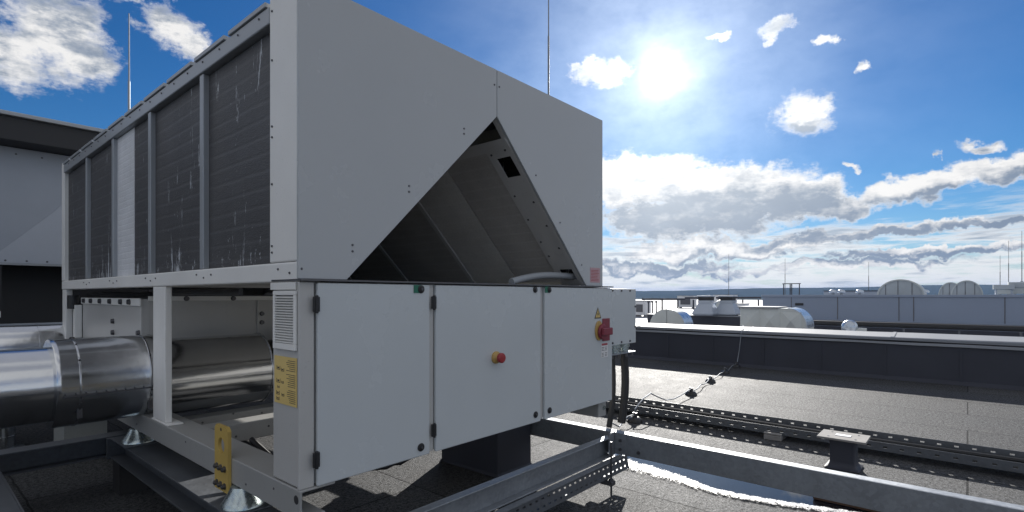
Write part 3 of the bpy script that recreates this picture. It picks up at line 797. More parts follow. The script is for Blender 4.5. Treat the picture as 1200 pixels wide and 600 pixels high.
# ------------------------------------------------------------------ conductor wire and its holders
hp = [(11.42, 3.66), (10.32, 3.52), (9.15, 3.36), (7.79, 3.15), (5.70, 2.985)]
hlab = ['black conductor holder at the foot of the parapet', 'black conductor holder second from the parapet', 'black conductor holder third from the parapet, just before the next one',
        'black conductor holder nearest the far side of the cable tray', 'black conductor holder on the near side of the cable tray beside the conduits']
proto = None
for (x, y), lb in zip(hp, hlab):
    if proto is None:
        proto = h = thing('conductor_holder', lb, 'conductor holder', (x, y, 0), 'conductor holders on the roof')
        MB().turn((x, y, 0), (0, 0, 1), [(0, .088), (.012, .088), (.045, .070), (.062, .050), (.066, .02)], 20).build('weight', M['black'], h, smooth=True)
        MB().box(x - .02, x + .02, y - .024, y - .008, .06, .112).box(x - .02, x + .02, y + .008, y + .024, .06, .112).build('clip', M['bolt'], h)
    else:
        h = copy_tree(proto); h.location = (x, y, 0); h['label'] = lb
pts = [(12.02, 3.70, .83), (11.66, 3.62, .775), (11.55, 3.60, .70), (11.53, 3.63, .35), (11.47, 3.65, .12)]
allp = [Vector(p) for p in pts]
seq = hp + [(5.0, 2.93)]
for (a, b) in zip(seq, seq[1:]):
    for k in range(9):
        t = k / 8 if b != seq[1] or k else 0
        sag = -.05 * math.sin(math.pi * t) * min(1.2, (a[0] - b[0])) + .03 * math.sin(t * 9 + a[0])
        if b[0] == 5.70: sag = .12 * math.exp(-((t - .78) / .2) ** 2) * 1.6 - .03 * math.sin(math.pi * t)
        allp.append(Vector((a[0] + (b[0] - a[0]) * t, a[1] + (b[1] - a[1]) * t + .02 * math.sin(t * 7 + a[0] * 2) * math.sin(math.pi * t), max(.014, .094 + sag))))
w = MB().tube(allp, .008, 8).build('conductor_wire', M['galv'], smooth=True)
tag(w, 'thin metal conductor wire running from the parapet over small black holders', 'wire')

# ------------------------------------------------------------------ long cable tray on blocks
ct = thing('cable_tray', 'long low perforated steel cable tray crossing the sunlit roof parallel to the parapet', 'cable tray', (6.17, 0, 0))
TY0, TY1 = -7.5, 8.0
perf(lambda u, v: (5.955, u, .056 + v), TY0, TY1, .125, .032, [0, .030, .050, .082], (1,), 'side_rail', 'galv_dark', ct, .004)
perf(lambda u, v: (6.395, u, .056 + v), TY0, TY1, .125, .032, [0, .038, .052, .082], (1,), 'side_rail', 'galv_dark', ct, .004)
perf(lambda u, v: (5.958 + v, u, .058), TY0, TY1, .11, .055, [0, .05, .08, .15, .18, .25, .28, .36, .39, .434], (1, 3, 5, 7), 'tray_floor', 'galv_dark', ct, .003)
mb = MB()
for k, (x, r) in enumerate(((6.04, .016), (6.09, .02), (6.15, .012), (6.26, .022), (6.33, .014))):
    mb.tube([(x + .012 * math.sin(y_ * 1.3 + k), y_, .062 + r + .004 * math.sin(y_ * 2 + k)) for y_ in [TY0 + .5 * j for j in range(32)]], r, 8)
mb.build('cables', M['rubber'], ct, smooth=True)
protob = None
for y, lb in ((1.53, 'small grey block under the long cable tray left of the steel pedestal'), (-.75, 'small grey block under the long cable tray right of the steel pedestal'), (3.9, 'small grey block under the long cable tray behind the conduits'), (-3.2, 'small grey block under the long cable tray near the right edge')):
    if protob is None:
        protob = MB().box(5.90, 6.47, y - .085, y + .085, 0, .0535).box(5.90, 5.948, y - .085, y + .085, .0535, .075).build('support_block', M['concrete'], None, bevel=.008)
        b_ = protob; y_p = y
    else:
        b_ = protob.copy(); COL.objects.link(b_); b_.location.y = y - y_p
    tag(b_, lb, 'block', 'blocks under the cable tray')

# steel pedestal with a flat head
pd = thing('steel_pedestal', 'dark square pedestal with a flat pale steel head plate standing on the felt', 'pedestal', (5.39, .82, 0))
MB().loft([[(x, y, z) for x, y in ((5.39 - a, .82 - a), (5.39 + a, .82 - a), (5.39 + a, .82 + a), (5.39 - a, .82 + a))] for z, a in ((.003, .135), (.012, .13), (.03, .100), (.06, .093), (.256, .092))]).build('stem', M['memb'], pd, bevel=.012)
MB().box(5.24, 5.545, .64, 1.0, .257, .275).build('head_plate', M['concrete'], pd, bevel=.003)
scatter('bolt', 'bolt', bolts(MB(), [(x, y, .275) for x in (5.30, 5.48) for y in (.72, .92)], (0, 0, 1), .009, .003), pd)
MB().box(5.355, 5.425, .765, .88, .2755, .279).build('head_slot', M['white'], pd)
wp = MB().box(4.38, 4.52, .36, .86, .006, .045).build('wooden_plank', M['wood'], None, bevel=.006)
tag(wp, 'short dark brown plank lying in the puddle under the right beam', 'plank')

# ------------------------------------------------------------------ puddle and slush
inner = [(4.52, 2.75), (4.44, 2.52), (4.37, 2.20), (4.33, 2.02), (4.27, 1.78), (4.15, 1.52), (4.16, 1.30), (4.20, 1.08), (4.27, .82), (4.36, .5), (4.42, .1), (4.6, -.3)]
outer = [(5.15, -.2), (5.02, .5), (4.92, 1.2), (4.95, 2.0), (5.0, 2.7)]
mb = MB(); vs_ = [mb.bm.verts.new((x, y, .004)) for x, y in [(a - .08, b) for a, b in inner] + outer]; mb.bm.faces.new(vs_)
o = mb.build('puddle_water', M['water']); o['kind'] = 'structure'
front = [(4.12, 2.75), (4.03, 2.50), (4.01, 2.30), (4.03, 2.02), (4.02, 1.80), (3.98, 1.50), (3.99, 1.30), (4.03, 1.05), (4.10, .82), (4.20, .5), (4.30, .1), (4.5, -.3)]
def lerp_path(p, n):
    out_ = []
    for k in range(n):
        f = k / (n - 1) * (len(p) - 1); i = min(int(f), len(p) - 2); t = f - i
        out_.append((p[i][0] + (p[i + 1][0] - p[i][0]) * t, p[i][1] + (p[i + 1][1] - p[i][1]) * t))
    return out_
na, nb_ = 260, 22
A, B = lerp_path(front, na), lerp_path(inner, na); rnd = random.Random(5)
def hash2(i, j, s=1):
    return (math.sin(i * 12.9898 * s + j * 78.233) * 43758.5453) % 1
mb = MB(); rows = []; cover = []
for i in range(na):
    row = []
    for j in range(nb_):
        t_ = -.45 + 1.75 * j / (nb_ - 1)
        x = A[i][0] + (B[i][0] - A[i][0]) * t_; y_ = A[i][1] + (B[i][1] - A[i][1]) * t_
        cv_ = max(0, min(1, (t_ + .45) / 1.25)) * max(0, min(1, (1.12 - t_) / .55))
        cover.append(.05 + .62 * cv_)
        row.append((x, y_, .0085 + .010 * cv_ * (.6 + .4 * hash2(i, j, 1.3))))
    rows.append(row)
mb.loft(rows, cap=False, close=False)
o = mb.build('slush', M['slush'], smooth=True)
ca = o.data.attributes.new('cover', 'FLOAT', 'POINT')
for k, v_ in enumerate(cover): ca.data[k].value = v_
o['kind'] = 'stuff'
tag(o, 'bright melting slush along the edge of the puddle', 'slush')

# ------------------------------------------------------------------ beyond the parapet
def on(px, depth, z=0): p = polar(px, depth); p.z = z; return p
AZ = math.atan2(FY, FX)
ZR = -.10
def local(name, label, cat, px, depth, rz=None, group=None):
    """a thing built round its own origin; local +x points away along the roof's X axis"""
    p = on(px, depth, ZR)
    return thing(name, label, cat, p, group, rz if rz is not None else 0)
def L(mb, name, mat, root, **kw):      # built in the thing's own space
    off = wloc(root); bmesh.ops.translate(mb.bm, verts=mb.bm.verts, vec=off)
    return mb.build(name, M[mat], root, **kw)

# hooded duct, seen as a half round
d1 = local('duct_hood', 'small grey half round duct hood beyond the parapet, left of the two cowls', 'duct', 787, 21)
arc = [(.72 * math.cos(a) , .40 + .66 * math.sin(a)) for a in [math.pi * k / 16 for k in range(17)]]
L(MB().prism([(-q[0], q[1]) for q in arc], 'x', -.45, .35), 'hood', 'duct', d1, bevel=.01)
L(MB().loft([[(x, -.735 * math.cos(a), .40 + .675 * math.sin(a)) for x in (-.47, .37)] + [(x, -.722 * math.cos(a), .40 + .662 * math.sin(a)) for x in (.37, -.47)] for a in [R(2 + 50 * k / 8) for k in range(9)]]), 'curved_cover', 'ductblue', d1)
L(MB().box(-.40, .30, -.68, .68, .02, .395), 'curb', 'memb', d1)
L(MB().box(-.462, -.452, -.004, .004, .40, 1.05), 'standing_seam', 'bolt', d1)
# two cowls on a plinth
pl_ = thing('low_wall', 'long low dark curb carrying the two ventilation cowls', 'curb', on(838, 25, ZR))
c0 = on(838, 25, ZR); dirv = Vector((.75, -1, 0)).normalized()
L(MB().box(-.5, .5, -3.0, 3.2, 0, .62), 'body', 'memb', pl_)
L(MB().box(-.54, .54, -3.05, 3.25, .621, .66), 'cover_strip', 'coping', pl_)
cw = local('ventilation_cowl', 'left of two blue grey ventilation cowls with a dark slot at its neck', 'cowl', 827.5, 24.6, group='ventilation cowls on the low curb')
def sq(a, z, dx=0): return [(-a + dx, -a, z), (a + dx, -a, z), (a + dx, a, z), (-a + dx, a, z)]
L(MB().loft([sq(.36, .662), sq(.47, .70), sq(.49, .76), sq(.27, 1.24)]), 'skirt', 'cowl', cw, bevel=.015)
L(MB().loft([sq(.28, 1.241), sq(.28, 1.36)]), 'neck', 'cowl', cw)
L(MB().box(-.27, .27, -.27, .27, 1.36, 1.52), 'slot', 'dark', cw)
L(MB().box(-.31, .31, -.33, .33, 1.52, 1.59), 'cap', 'cowl', cw, bevel=.02)
c2 = copy_tree(cw); c2.location = on(853, 24.6, ZR); c2['label'] = 'right of two blue grey ventilation cowls, beside the round pipe'
rp = local('vent_pipe', 'short round pale pipe standing between and behind the two cowls', 'pipe', 846, 26.5)
L(MB().turn((0, 0, 0), (0, 0, 1), [(0, .42), (1.0, .42), (1.2, .36), (1.34, .20), (1.38, 0)], 24), 'casing', 'duct', rp, smooth=True)
L(MB().turn((0, 0, .7), (0, 0, 1), [(0, .422), (.005, .44), (.03, .44), (.035, .422)], 24), 'band', 'bolt', rp)
# rectangular duct with cross-broken panels and a round end
d2 = local('air_duct', 'pale rectangular air duct with cross creased panels and rounded right end', 'duct', 908, 18)
W = .98; H0, H1 = .42, 1.17
prof = [(W, H0 - .4), (W, H1), (-W + .45, H1)] + [(-W + .45 - .55 * math.sin(a), H1 - .62 + .62 * math.cos(a)) for a in [R(90) * k / 10 for k in range(1, 11)]] + [(-W - .10, H0 - .4)]
L(MB().prism(prof, 'x', -.5, .5), 'duct_body', 'duct', d2, bevel=.01)
cov = [(-W + .45 - .56 * math.sin(a), H1 - .62 + .632 * math.cos(a)) for a in [R(90) * k / 10 for k in range(11)]]
L(MB().loft([[(-.52, y, z), (.52, y, z), (.52, y + .02 , z - .012), (-.52, y + .02, z - .012)] for y, z in cov]), 'round_end', 'ductblue', d2)
L(MB().box(-.60, .62, -.25, W + .05, H1 + .004, H1 + .045), 'lid', 'coping', d2, bevel=.004)
for y0, y1 in ((.35, .95), (-.28, .32), (-.92, -.31)):
    zc, yc = (H0 - .05 + H1) / 2, (y0 + y1) / 2; mb = MB()
    zt_ = H1 - .03 if y0 > -.5 else H1 - .12
    q = [(y0, H0 - .1), (y1, H0 - .1), (y1, zt_), (y0, zt_)]
    c_ = mb.bm.verts.new((-.60, yc, zc)); vv = [mb.bm.verts.new((-.503, *p)) for p in q]
    for i in range(4): mb.bm.faces.new((vv[i], vv[(i + 1) % 4], c_))
    L(mb, 'creased_panel', 'duct', d2)
# ball shaped roof fan
fb = local('roof_fan', 'small bright ball shaped roof fan with a short spout beside the parapet coping', 'roof fan', 997, 14.6)
L(MB().turn((0, .03, .52), (0, 0, 1), [(0, .0)] + [(.20 - .20 * math.cos(a), .20 * math.sin(a)) for a in [math.pi * k / 14 for k in range(1, 14)]] + [(.40, .0)], 24), 'ball', 'ductblue', fb, smooth=True)
L(MB().cyl((0, 0.03, 0), (0, 0.03, .56), .10, n=16), 'stem', 'galv', fb, smooth=True)
L(MB().cyl((0, -.10, .64), (0, -.36, .62), .075, .085, n=16), 'spout', 'duct', fb, smooth=True)

# long raised building with panelled wall
XW = 27.8
lb = thing('raised_roof', 'long blue grey panelled wall of the raised roof beyond the parapet', 'building', (XW, -10, 0))
MB().box(XW, 75, -70, 7.65, -.5, 1.42).build('body', M['farwall'], lb)
MB().box(XW - .05, XW + .35, -70, 7.7, 1.421, 1.52).build('coping', M['farwall'], lb, bevel=.01)
MB().box(XW - .10, XW - .003, -70, 7.7, .36, .40).build('ledge', M['farwall'], lb, bevel=.006)
MB().box(XW - .12, XW - .004, -70, 7.72, -.2, .10).build('plinth', M['memb'], lb)
mb = MB()
for y in (6.35, 4.45, 2.2, 1.7, -1.1, -4.0, -8, -12): mb.box(XW - .012, XW - .002, y, y + .03, .41, 1.418)
mb.build('panel_joint', M['bolt'], lb)
MB().box(XW - .03, XW - .003, 5.85, 6.2, 1.02, 1.13).build('wall_vent', M['dark'], lb)
ps_ = thing('pipe_run', 'dark pipe run on short legs along the foot of the raised roof', 'pipe', (XW - 3, -10, ZR))
MB().cyl((XW - 3, -50, .36), (XW - 3, 5.2, .36), .10, n=12).build('pipe', M['rubber'], ps_, smooth=True)
for k in range(24):
    y = 5 - 1.6 * k; MB().box(XW - 3.05, XW - 2.95, y, y + .06, ZR, .27).build('leg', M['galv_dark'], ps_)

def vault(label, px, X, w, h, z0=1.43, ln=2.2):
    r = (px - 600) / 621; t = X / (FX + FY * r); y = t * (FY - FX * r)
    v = thing('vaulted_skylight', label, 'skylight', (X, y, z0), 'vaulted skylights on the raised roof')
    arc = [(w / 2 * math.cos(a), .06 + h * math.sin(a)) for a in [math.pi * k / 24 for k in range(25)]]
    L(MB().prism(arc, 'x', 0.004, ln), 'vault', 'skylight', v, smooth=True)
    arc2 = [(w / 2 * 1.03 * math.cos(a), .06 + h * 1.03 * math.sin(a)) for a in [math.pi * k / 24 for k in range(25)]]
    L(MB().loft([[(-.05, *o_) , (.06, *o_), (.06, *i_), (-.05, *i_)] for o_, i_ in zip(arc2, [(q[0] * .95, .06 + (q[1] - .06) * .95) for q in arc])]), 'end_rib', 'duct', v)
    mb = MB()
    for f in (-.25, .05, .32): mb.box(-.012, .002, f * w - .012, f * w + .012, .06, .06 + h * math.sqrt(max(.02, 1 - (2 * f) ** 2)))
    L(mb, 'glazing_bar', 'bolt', v)
    L(MB().box(-.06, ln, -w / 2 - .06, w / 2 + .06, -.01, .055), 'curb', 'memb', v)
vault('largest vaulted skylight end, nearest on the raised roof', 1055, 30, 1.72, .72)
vault('right of the two smaller overlapping vaulted skylights on the raised roof', 1133, 38, 1.30, .80)
vault('left of the two smaller overlapping vaulted skylights, half hidden', 1114, 46, 1.25, .86)

mp_ = None
for px, lbl in ((976, 'small mushroom vent leftmost on the raised roof'), (986, 'small mushroom vent beside the leftmost one on the raised roof'), (1007.5, 'small mushroom vent nearest the largest vaulted skylight'), (1084, 'small mushroom vent right of the largest vaulted skylight')):
    p = on(px, 30, 1.42)
    if mp_ is None:
        mp_ = v = thing('mushroom_vent', lbl, 'roof vent', p, 'mushroom vents on the raised roof')
        L(MB().cyl((0, 0, 0), (0, 0, .24), .08, n=12), 'stem', 'galv', v, smooth=True)
        L(MB().turn((0, 0, .22), (0, 0, 1), [(0, .17), (.03, .20), (.10, .19), (.17, .13), (.20, 0)], 16), 'cap', 'ductblue', v, smooth=True)
    else:
        v = copy_tree(mp_); v.location = p; v['label'] = lbl
sl = thing('roof_slab_unit', 'long flat dark roof unit on the raised roof left of the largest skylight', 'roof unit', on(1010, 34, 1.42))
L(MB().box(-.8, .8, -2.2, 2.0, .03, .34), 'case', 'cowl', sl, bevel=.03)
L(MB().box(-.85, .85, -2.3, 2.05, .341, .38), 'lid', 'memb', sl)

for px, w, hh, lbl in ((1176, 1.0, .74, 'left of two box shaped roof vents with wide tops at the right edge'), (1197, 1.25, .92, 'right and taller of two box shaped roof vents with wide tops at the right edge')):
    v = thing('box_vent', lbl, 'roof vent', on(px, 34, 1.42), 'box vents on the raised roof')
    for dy in (-.38, .22):
        L(MB().box(-.3, .3, dy * w, (dy + .18) * w, 0, hh * .62), 'leg', 'cowl', v)
    L(MB().box(-.34, .34, -.32 * w, .32 * w, hh * .2, hh * .6), 'core', 'duct', v)
    L(MB().box(-.45, .45, -.5 * w, .5 * w, hh * .62, hh), 'top_box', 'skylight', v, bevel=.02)
for px, dpt, z0, z1, lbl in ((1172, 36, 1.42, 4.2, 'leftmost of three thin masts above the box vents at right'), (1182, 36, 1.42, 5.2, 'middle of three thin masts above the box vents at right'), (1197.5, 33, 2.342, 5.5, 'rightmost of three thin masts, on the taller box vent'),
                        (1018, 40, 1.42, 4.0, 'lone thin mast left of the largest vaulted skylight'), (854, 45, ZR, 5.0, 'thin mast rising behind the two cowls'), (920, 42, 1.42, 4.4, 'thin mast beside the small steel gantry')):
    p = on(px, dpt, z0); v = thing('mast', lbl, 'mast', p, 'thin masts on the far roofs')
    L(MB().cyl((0, 0, 0), (0, 0, (z1 - z0) * .6), .022, n=6).cyl((0, 0, (z1 - z0) * .6), (0, 0, z1 - z0), .012, n=6), 'rod', 'bolt', v)
    L(MB().box(-.06, .06, -.06, .06, 0, .04), 'foot', 'bolt', v)
gt = thing('steel_gantry', 'small dark steel gantry of posts and a top bar on the raised roof', 'gantry', on(927.5, 46, 1.42))
for y in (-.62, -.02, .10, .62):
    L(MB().box(-.04, .04, y - .035, y + .035, 0, 1.05), 'post', 'memb', gt)
L(MB().box(-.05, .05, -.72, .72, 1.051, 1.12), 'top_bar', 'memb', gt)

# plant on the pale roof farther off
pr_ = thing('pipe_rack', 'long dark pipe rack on thin posts far across the pale roof', 'pipe rack', on(825, 60, ZR))
a_, b_ = on(752, 60), on(893, 60); dv = (b_ - a_).normalized(); ln = (b_ - a_).length
mb = MB()
for s_, e_, z in ((0, .36, 1.05), (.36, .60, 1.20), (.62, .99, 1.22)):
    p, q = a_ + dv * ln * s_, a_ + dv * ln * e_; mb.cyl((p.x, p.y, z), (q.x, q.y, z), .11, n=8)
mb.build('pipes', M['memb'], pr_)
for f in (.02, .17, .30, .43, .58, .70, .84, .97):
    p = a_ + dv * ln * f; MB().box(p.x - .07, p.x + .07, p.y - .07, p.y + .07, ZR, 1.0).build('post', M['memb'], pr_)
for px, dpt, w, h, lbl in ((805, 66, 2.1, 1.5, 'white flat roof unit behind the left end of the far pipe rack'), (850, 68, 2.7, 1.62, 'white flat roof unit behind the right cowl far across the roof'),
                        (753, 40, .9, 1.15, 'white upright unit beside the junction box far across the roof'), (869, 40, .8, .95, 'white cabinet right of the cowls on the pale roof')):
    v = thing('roof_unit', lbl, 'roof unit', on(px, dpt, ZR), 'white units on the pale roof')
    L(MB().box(-.5, .5, -w / 2, w / 2, .12, h), 'case', 'white', v, bevel=.02)
    L(MB().box(-.55, .55, -w / 2 - .05, w / 2 + .05, h + .002, h + .05), 'lid', 'coping', v)
    L(MB().box(-.515, -.502, -w * .3, w * .3, h * .3, h * .8), 'louvre', 'bolt', v)
    for y in (-w * .4, w * .4 - .08): L(MB().box(-.4, .4, y, y + .08, 0, .12), 'leg', 'bolt', v)
vp = None
for px, lbl in ((760, 'left of three dark vent pipes near the junction box'), (764.5, 'middle of three dark vent pipes near the junction box'), (769, 'right of three dark vent pipes near the junction box')):
    p = on(px, 38, ZR)
    if vp is None:
        vp = v = thing('vent_pipe', lbl, 'pipe', p, 'dark vent pipes on the pale roof')
        L(MB().cyl((0, 0, 0), (0, 0, 1.1), .05, n=10), 'tube', 'memb', v)
        L(MB().turn((0, 0, 1.08), (0, 0, 1), [(0, .10), (.05, .11), (.12, .05)], 12), 'cap', 'memb', v)
    else:
        v = copy_tree(vp); v.location = p; v['label'] = lbl
for px0, px1, dpt, h, lbl in ((799, 816, 27.5, .62, 'dark low wall left of the cowls on the pale roof'), (868, 893, 27, .70, 'dark low wall right of the cowls on the pale roof')):
    a_, b_ = on(px0, dpt), on(px1, dpt); ctr = (a_ + b_) / 2
    v = thing('low_wall', lbl, 'wall', (ctr.x, ctr.y, ZR)); w = (b_ - a_).length
    L(MB().box(-.3, .3, -w / 2, w / 2, 0, h), 'body', 'farwall', v)
    L(MB().box(-.33, .33, -w / 2 - .03, w / 2 + .03, h + .002, h + .04), 'cover_strip', 'memb', v)

# ------------------------------------------------------------------ air
hz = MB().box(-6500, 6500, -6500, 6500, -10.2, 70).build('haze', None or bpy.data.materials.new('haze')); hz['kind'] = 'stuff'
hz['label'] = 'thin blue air over the far roofs and hills'
hm = hz.data.materials[0]; hm.use_nodes = True
ht = NT(hm.node_tree); ht.N.remove(ht.N['Principled BSDF'])
pv = ht.n('ShaderNodeVolumePrincipled'); pv.inputs['Color'].default_value = (.30, .50, .95, 1); pv.inputs['Density'].default_value = .00012; pv.inputs['Anisotropy'].default_value = 0
ht.L.new(pv.outputs[0], ht.N['Material Output'].inputs['Volume'])

# ------------------------------------------------------------------ light
SX, SY, SZ = FX + FY * (175 / 621), FY - FX * (175 / 621), 261 / 621
sd = Vector((SX, SY, SZ)).normalized()
sun = bpy.data.lights.new('sun', 'SUN'); sun.energy = 5.0; sun.angle = R(.53); sun.color = (1, .96, .90)
so = bpy.data.objects.new('sun', sun); COL.objects.link(so); so.rotation_euler = sd.to_track_quat('Z', 'Y').to_euler(); so.location = (0, 0, 30)

world = bpy.data.worlds.new('World'); sc.world = world; world.use_nodes = True
world.cycles.sampling_method = 'MANUAL'; world.cycles.sample_map_resolution = 512
t = NT(world.node_tree); bg = t.N['Background']
sky = t.n('ShaderNodeTexSky', sky_type='NISHITA'); sky.sun_disc = False
sky.sun_elevation = math.asin(sd.z); sky.sun_rotation = math.atan2(sd.x, sd.y)
sky.air_density = 1.0; sky.dust_density = .05; sky.ozone_density = 2.2; sky.altitude = 300
g = t.coord('Generated')
D = t.vmath('NORMALIZE', g)
s = t.n('ShaderNodeSeparateXYZ'); t.put(s.inputs[0], D)
az = t.math('SUBTRACT', AZ, t.math('ARCTAN2', s.outputs['Y'], s.outputs['X']))
hxy = t.math('SQRT', t.math('ADD', t.math('MULTIPLY', s.outputs['X'], s.outputs['X']), t.math('MULTIPLY', s.outputs['Y'], s.outputs['Y'])))
te = t.math('DIVIDE', s.outputs['Z'], t.math('MAXIMUM', hxy, .05))
cv = t.n('ShaderNodeCombineXYZ'); t.put(cv.inputs[0], az); t.put(cv.inputs[1], te)
C0 = cv.outputs[0]
def fbm_vec(scale, amp, seed, detail=5):
    nn = t.n('ShaderNodeTexNoise'); t.put(nn.inputs['Vector'], t.vmath('ADD', D, (seed, seed * .7, 0)))
    nn.inputs['Scale'].default_value = scale; nn.inputs['Detail'].default_value = detail; nn.inputs['Roughness'].default_value = .6
    return t.vmath('MULTIPLY', t.vmath('SUBTRACT', nn.outputs['Color'], (.5, .5, .5)), (amp, amp * .7, 0))
Wp = t.vmath('ADD', t.vmath('ADD', C0, fbm_vec(8, .12, 3.1, 6)), fbm_vec(26, .065, 8.2, 7))
def A_(px, py, rx, ry):
    r = (px - 600) / 621; e = (346 - py) / 621; k = 1 / math.sqrt(1 + r * r)
    return (math.atan(r), e * k, rx / 621 * k * k, ry / 621 * k)
def field(blobs, vec):
    f = None
    for b in blobs:
        a, e, ra, re = A_(*b)
        q = t.vmath('MULTIPLY', t.vmath('SUBTRACT', vec, (a, e, 0)), (1 / ra, 1 / re, 0))
        v = t.math('SUBTRACT', 1, t.vmath('LENGTH', q))
        f = v if f is None else t.math('MAXIMUM', f, v)
    return f
big = [(740, 214, 110, 36), (850, 222, 120, 40), (930, 236, 90, 32), (800, 256, 160, 38), (990, 240, 66, 20), (1075, 222, 80, 22), (1150, 205, 80, 24), (1225, 192, 90, 30),
       (1000, 276, 190, 10), (1150, 268, 120, 9), (850, 290, 190, 14), (1090, 299, 190, 9), (760, 310, 150, 10), (960, 314, 220, 8), (1330, 220, 120, 50), (560, 270, 150, 50)]
small = [(945, 133, 50, 30), (968, 121, 34, 12), (916, 33, 26, 13), (903, 46, 13, 8), (970, 48, 17, 8), (1015, 72, 14, 7), (713, 82, 42, 20), (697, 74, 14, 10), (1147, 170, 30, 10), (1100, 187, 10, 6), (995, 197, 20, 5), (840, 43, 14, 5),
         (60, 30, 86, 62), (20, 62, 70, 45), (105, 68, 55, 42), (200, 38, 40, 28), (222, 52, 28, 20), (165, 3, 16, 10), (192, 1, 20, 8), (-90, 40, 110, 70), (60, -60, 140, 60)]
f1 = field(big, Wp); f2 = field(small, Wp)
D2 = t.vmath('MULTIPLY', D, (1, 1, 1.9))
fn = t.noise(t.vmath('ADD', D2, (1.7, .4, 2.2)), 22, 9, .66)
fn2 = t.noise(t.vmath('MULTIPLY', D, (1, 1, 3.4)), 9, 8, .6)
fh = t.noise(t.vmath('ADD', D2, (4.7, 1.4, 0)), 75, 7, .7)
nz = t.math('ADD', t.math('MULTIPLY', t.math('SUBTRACT', fn, .5), .62), t.math('MULTIPLY', t.math('SUBTRACT', fh, .5), .42))
den1 = t.math('ADD', f1, nz)
den2 = t.math('ADD', f2, t.math('MULTIPLY', nz, 1.45))
den = t.math('MAXIMUM', den1, den2)
cov_ = t.math('MAXIMUM', t.smooth(den1, .08, .42), t.math('MULTIPLY', t.smooth(den2, .02, .62), .97))
# thin layered cloud close to the horizon; unseen cloud behind the camera whitened as fill light
lay = t.noise(t.vmath('MULTIPLY', D, (1.0, 1.0, 9)), 7.5, 8, .6, .1)
layb = t.math('MULTIPLY', t.smooth(t.math('ADD', lay, t.smooth(te, 0.01, .16, .14, -.08)), .42, .62), t.smooth(te, .10, .17, 1., 0.))
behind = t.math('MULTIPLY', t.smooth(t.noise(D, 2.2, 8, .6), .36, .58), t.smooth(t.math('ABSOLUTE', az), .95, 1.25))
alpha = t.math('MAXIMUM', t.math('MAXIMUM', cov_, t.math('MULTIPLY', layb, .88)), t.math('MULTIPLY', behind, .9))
alpha = t.math('MAXIMUM', alpha, t.smooth(te, .66, 1.3, 0., .40))  # unseen thin veil added overhead to pale the blue reflections on the pipes
# cloud tone: thick, low parts grey-blue; thin edges bright
dark = field([(790, 255, 190, 34), (965, 257, 130, 24), (880, 245, 120, 20), (1120, 236, 120, 14), (1185, 216, 60, 18), (1010, 279, 170, 9), (1160, 270, 110, 9), (860, 303, 220, 11), (1090, 305, 200, 8), (760, 318, 160, 8),
              (945, 145, 24, 10)], Wp)
dk = t.smooth(t.math('ADD', dark, t.math('ADD', t.math('MULTIPLY', t.math('SUBTRACT', fn2, .5), 1.5), t.math('MULTIPLY', t.math('SUBTRACT', fn, .5), .5))), -.28, .50)
dk = t.math('MULTIPLY', dk, t.smooth(den, .12, .50))
dk = t.math('MAXIMUM', dk, t.math('MULTIPLY', t.math('MULTIPLY', t.smooth(lay, .50, .68), .75), layb))
fnl = t.noise(t.vmath('ADD', t.vmath('ADD', D2, (1.7, .4, 2.2)), tuple(x * .016 for x in (-FY, FX, 1.2))), 22, 6, .6)
relief = t.math('ADD', t.math('MULTIPLY', t.math('SUBTRACT', fn, fnl), 1.2), t.math('MULTIPLY', t.math('SUBTRACT', fh, .5), .28))
dk = t.math('MAXIMUM', dk, t.math('MULTIPLY', t.math('MULTIPLY', t.smooth(fn2, .46, .68), .60), t.smooth(den, .25, .7)))
dk = t.math('MAXIMUM', dk, t.math('MULTIPLY', t.math('MULTIPLY', t.smooth(t.math('ADD', fn2, t.math('MULTIPLY', fn, .5)), .62, .86), .75), t.smooth(f2, .12, .5)))
dk = t.math('ADD', dk, t.math('MULTIPLY', relief, t.smooth(den, .1, .35)), None, True)
sund = t.vmath('DOT_PRODUCT', D, tuple(sd))
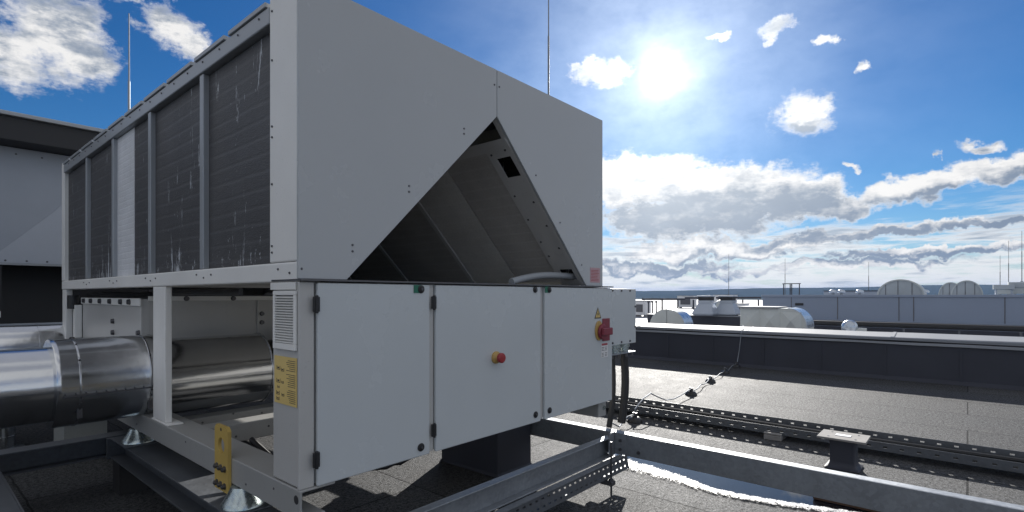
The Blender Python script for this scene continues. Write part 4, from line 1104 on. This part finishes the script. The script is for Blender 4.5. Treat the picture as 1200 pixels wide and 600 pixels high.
ang = t.math('ARCCOSINE', t.math('MINIMUM', sund, .999999))
halo = t.math('EXPONENT', t.math('MULTIPLY', ang, -1 / R(9)))
SKY_K = .065
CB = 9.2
ccol = t.mix(dk, (CB, CB * .985, CB * .965), (CB * .21, CB * .28, CB * .385))
ccol = t.mix(t.math('MULTIPLY', halo, .55), ccol, (CB * 1.7, CB * 1.66, CB * 1.6))
hs = t.n('ShaderNodeHueSaturation'); hs.inputs['Saturation'].default_value = 1.34; hs.inputs['Value'].default_value = .74; t.put(hs.inputs['Color'], sky.outputs[0])
tint = t.mix(t.smooth(te, .0, .20), (.66, .82, 1.08), (.54, .84, 1.10))
hs_ = t.mix(1.0, hs.outputs[0], tint, 'MULTIPLY')
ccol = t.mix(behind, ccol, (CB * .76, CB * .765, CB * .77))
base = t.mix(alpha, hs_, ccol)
# bright air round the sun itself
aur = t.math('ADD', t.math('MULTIPLY', t.math('EXPONENT', t.math('MULTIPLY', t.math('POWER', t.math('DIVIDE', ang, R(1.5)), 2), -1)), 14),
             t.math('MULTIPLY', t.math('EXPONENT', t.math('MULTIPLY', ang, -1 / R(8.0))), 11))
aurc = t.n('ShaderNodeVectorMath', operation='SCALE'); aurc.inputs[0].default_value = (.93, .985, 1); vei = t.math('ADD', .35, t.math('MULTIPLY', t.noise(t.vmath('ADD', D2, (9.1, 2.2, 5.0)), 9, 7, .62), 1.3))
t.put(aurc.inputs['Scale'], t.math('MULTIPLY', vei, aur)) if True else t.put(aurc.inputs['Scale'], t.math('ADD', aur, t.math('MULTIPLY', t.math('EXPONENT', t.math('MULTIPLY', ang, -1 / R(14))), .6)))
fin = t.mix(1.0, base, aurc.outputs[0], 'ADD')
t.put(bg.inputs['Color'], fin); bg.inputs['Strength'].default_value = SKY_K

vs = sc.view_settings
vs.view_transform = 'Standard'; vs.look = 'None'; vs.gamma = 1; vs.use_curve_mapping = False; vs.exposure = .62
sc.cycles.use_denoising = True
sc.cycles.max_bounces = 8
sc.cycles.sample_clamp_indirect = 6
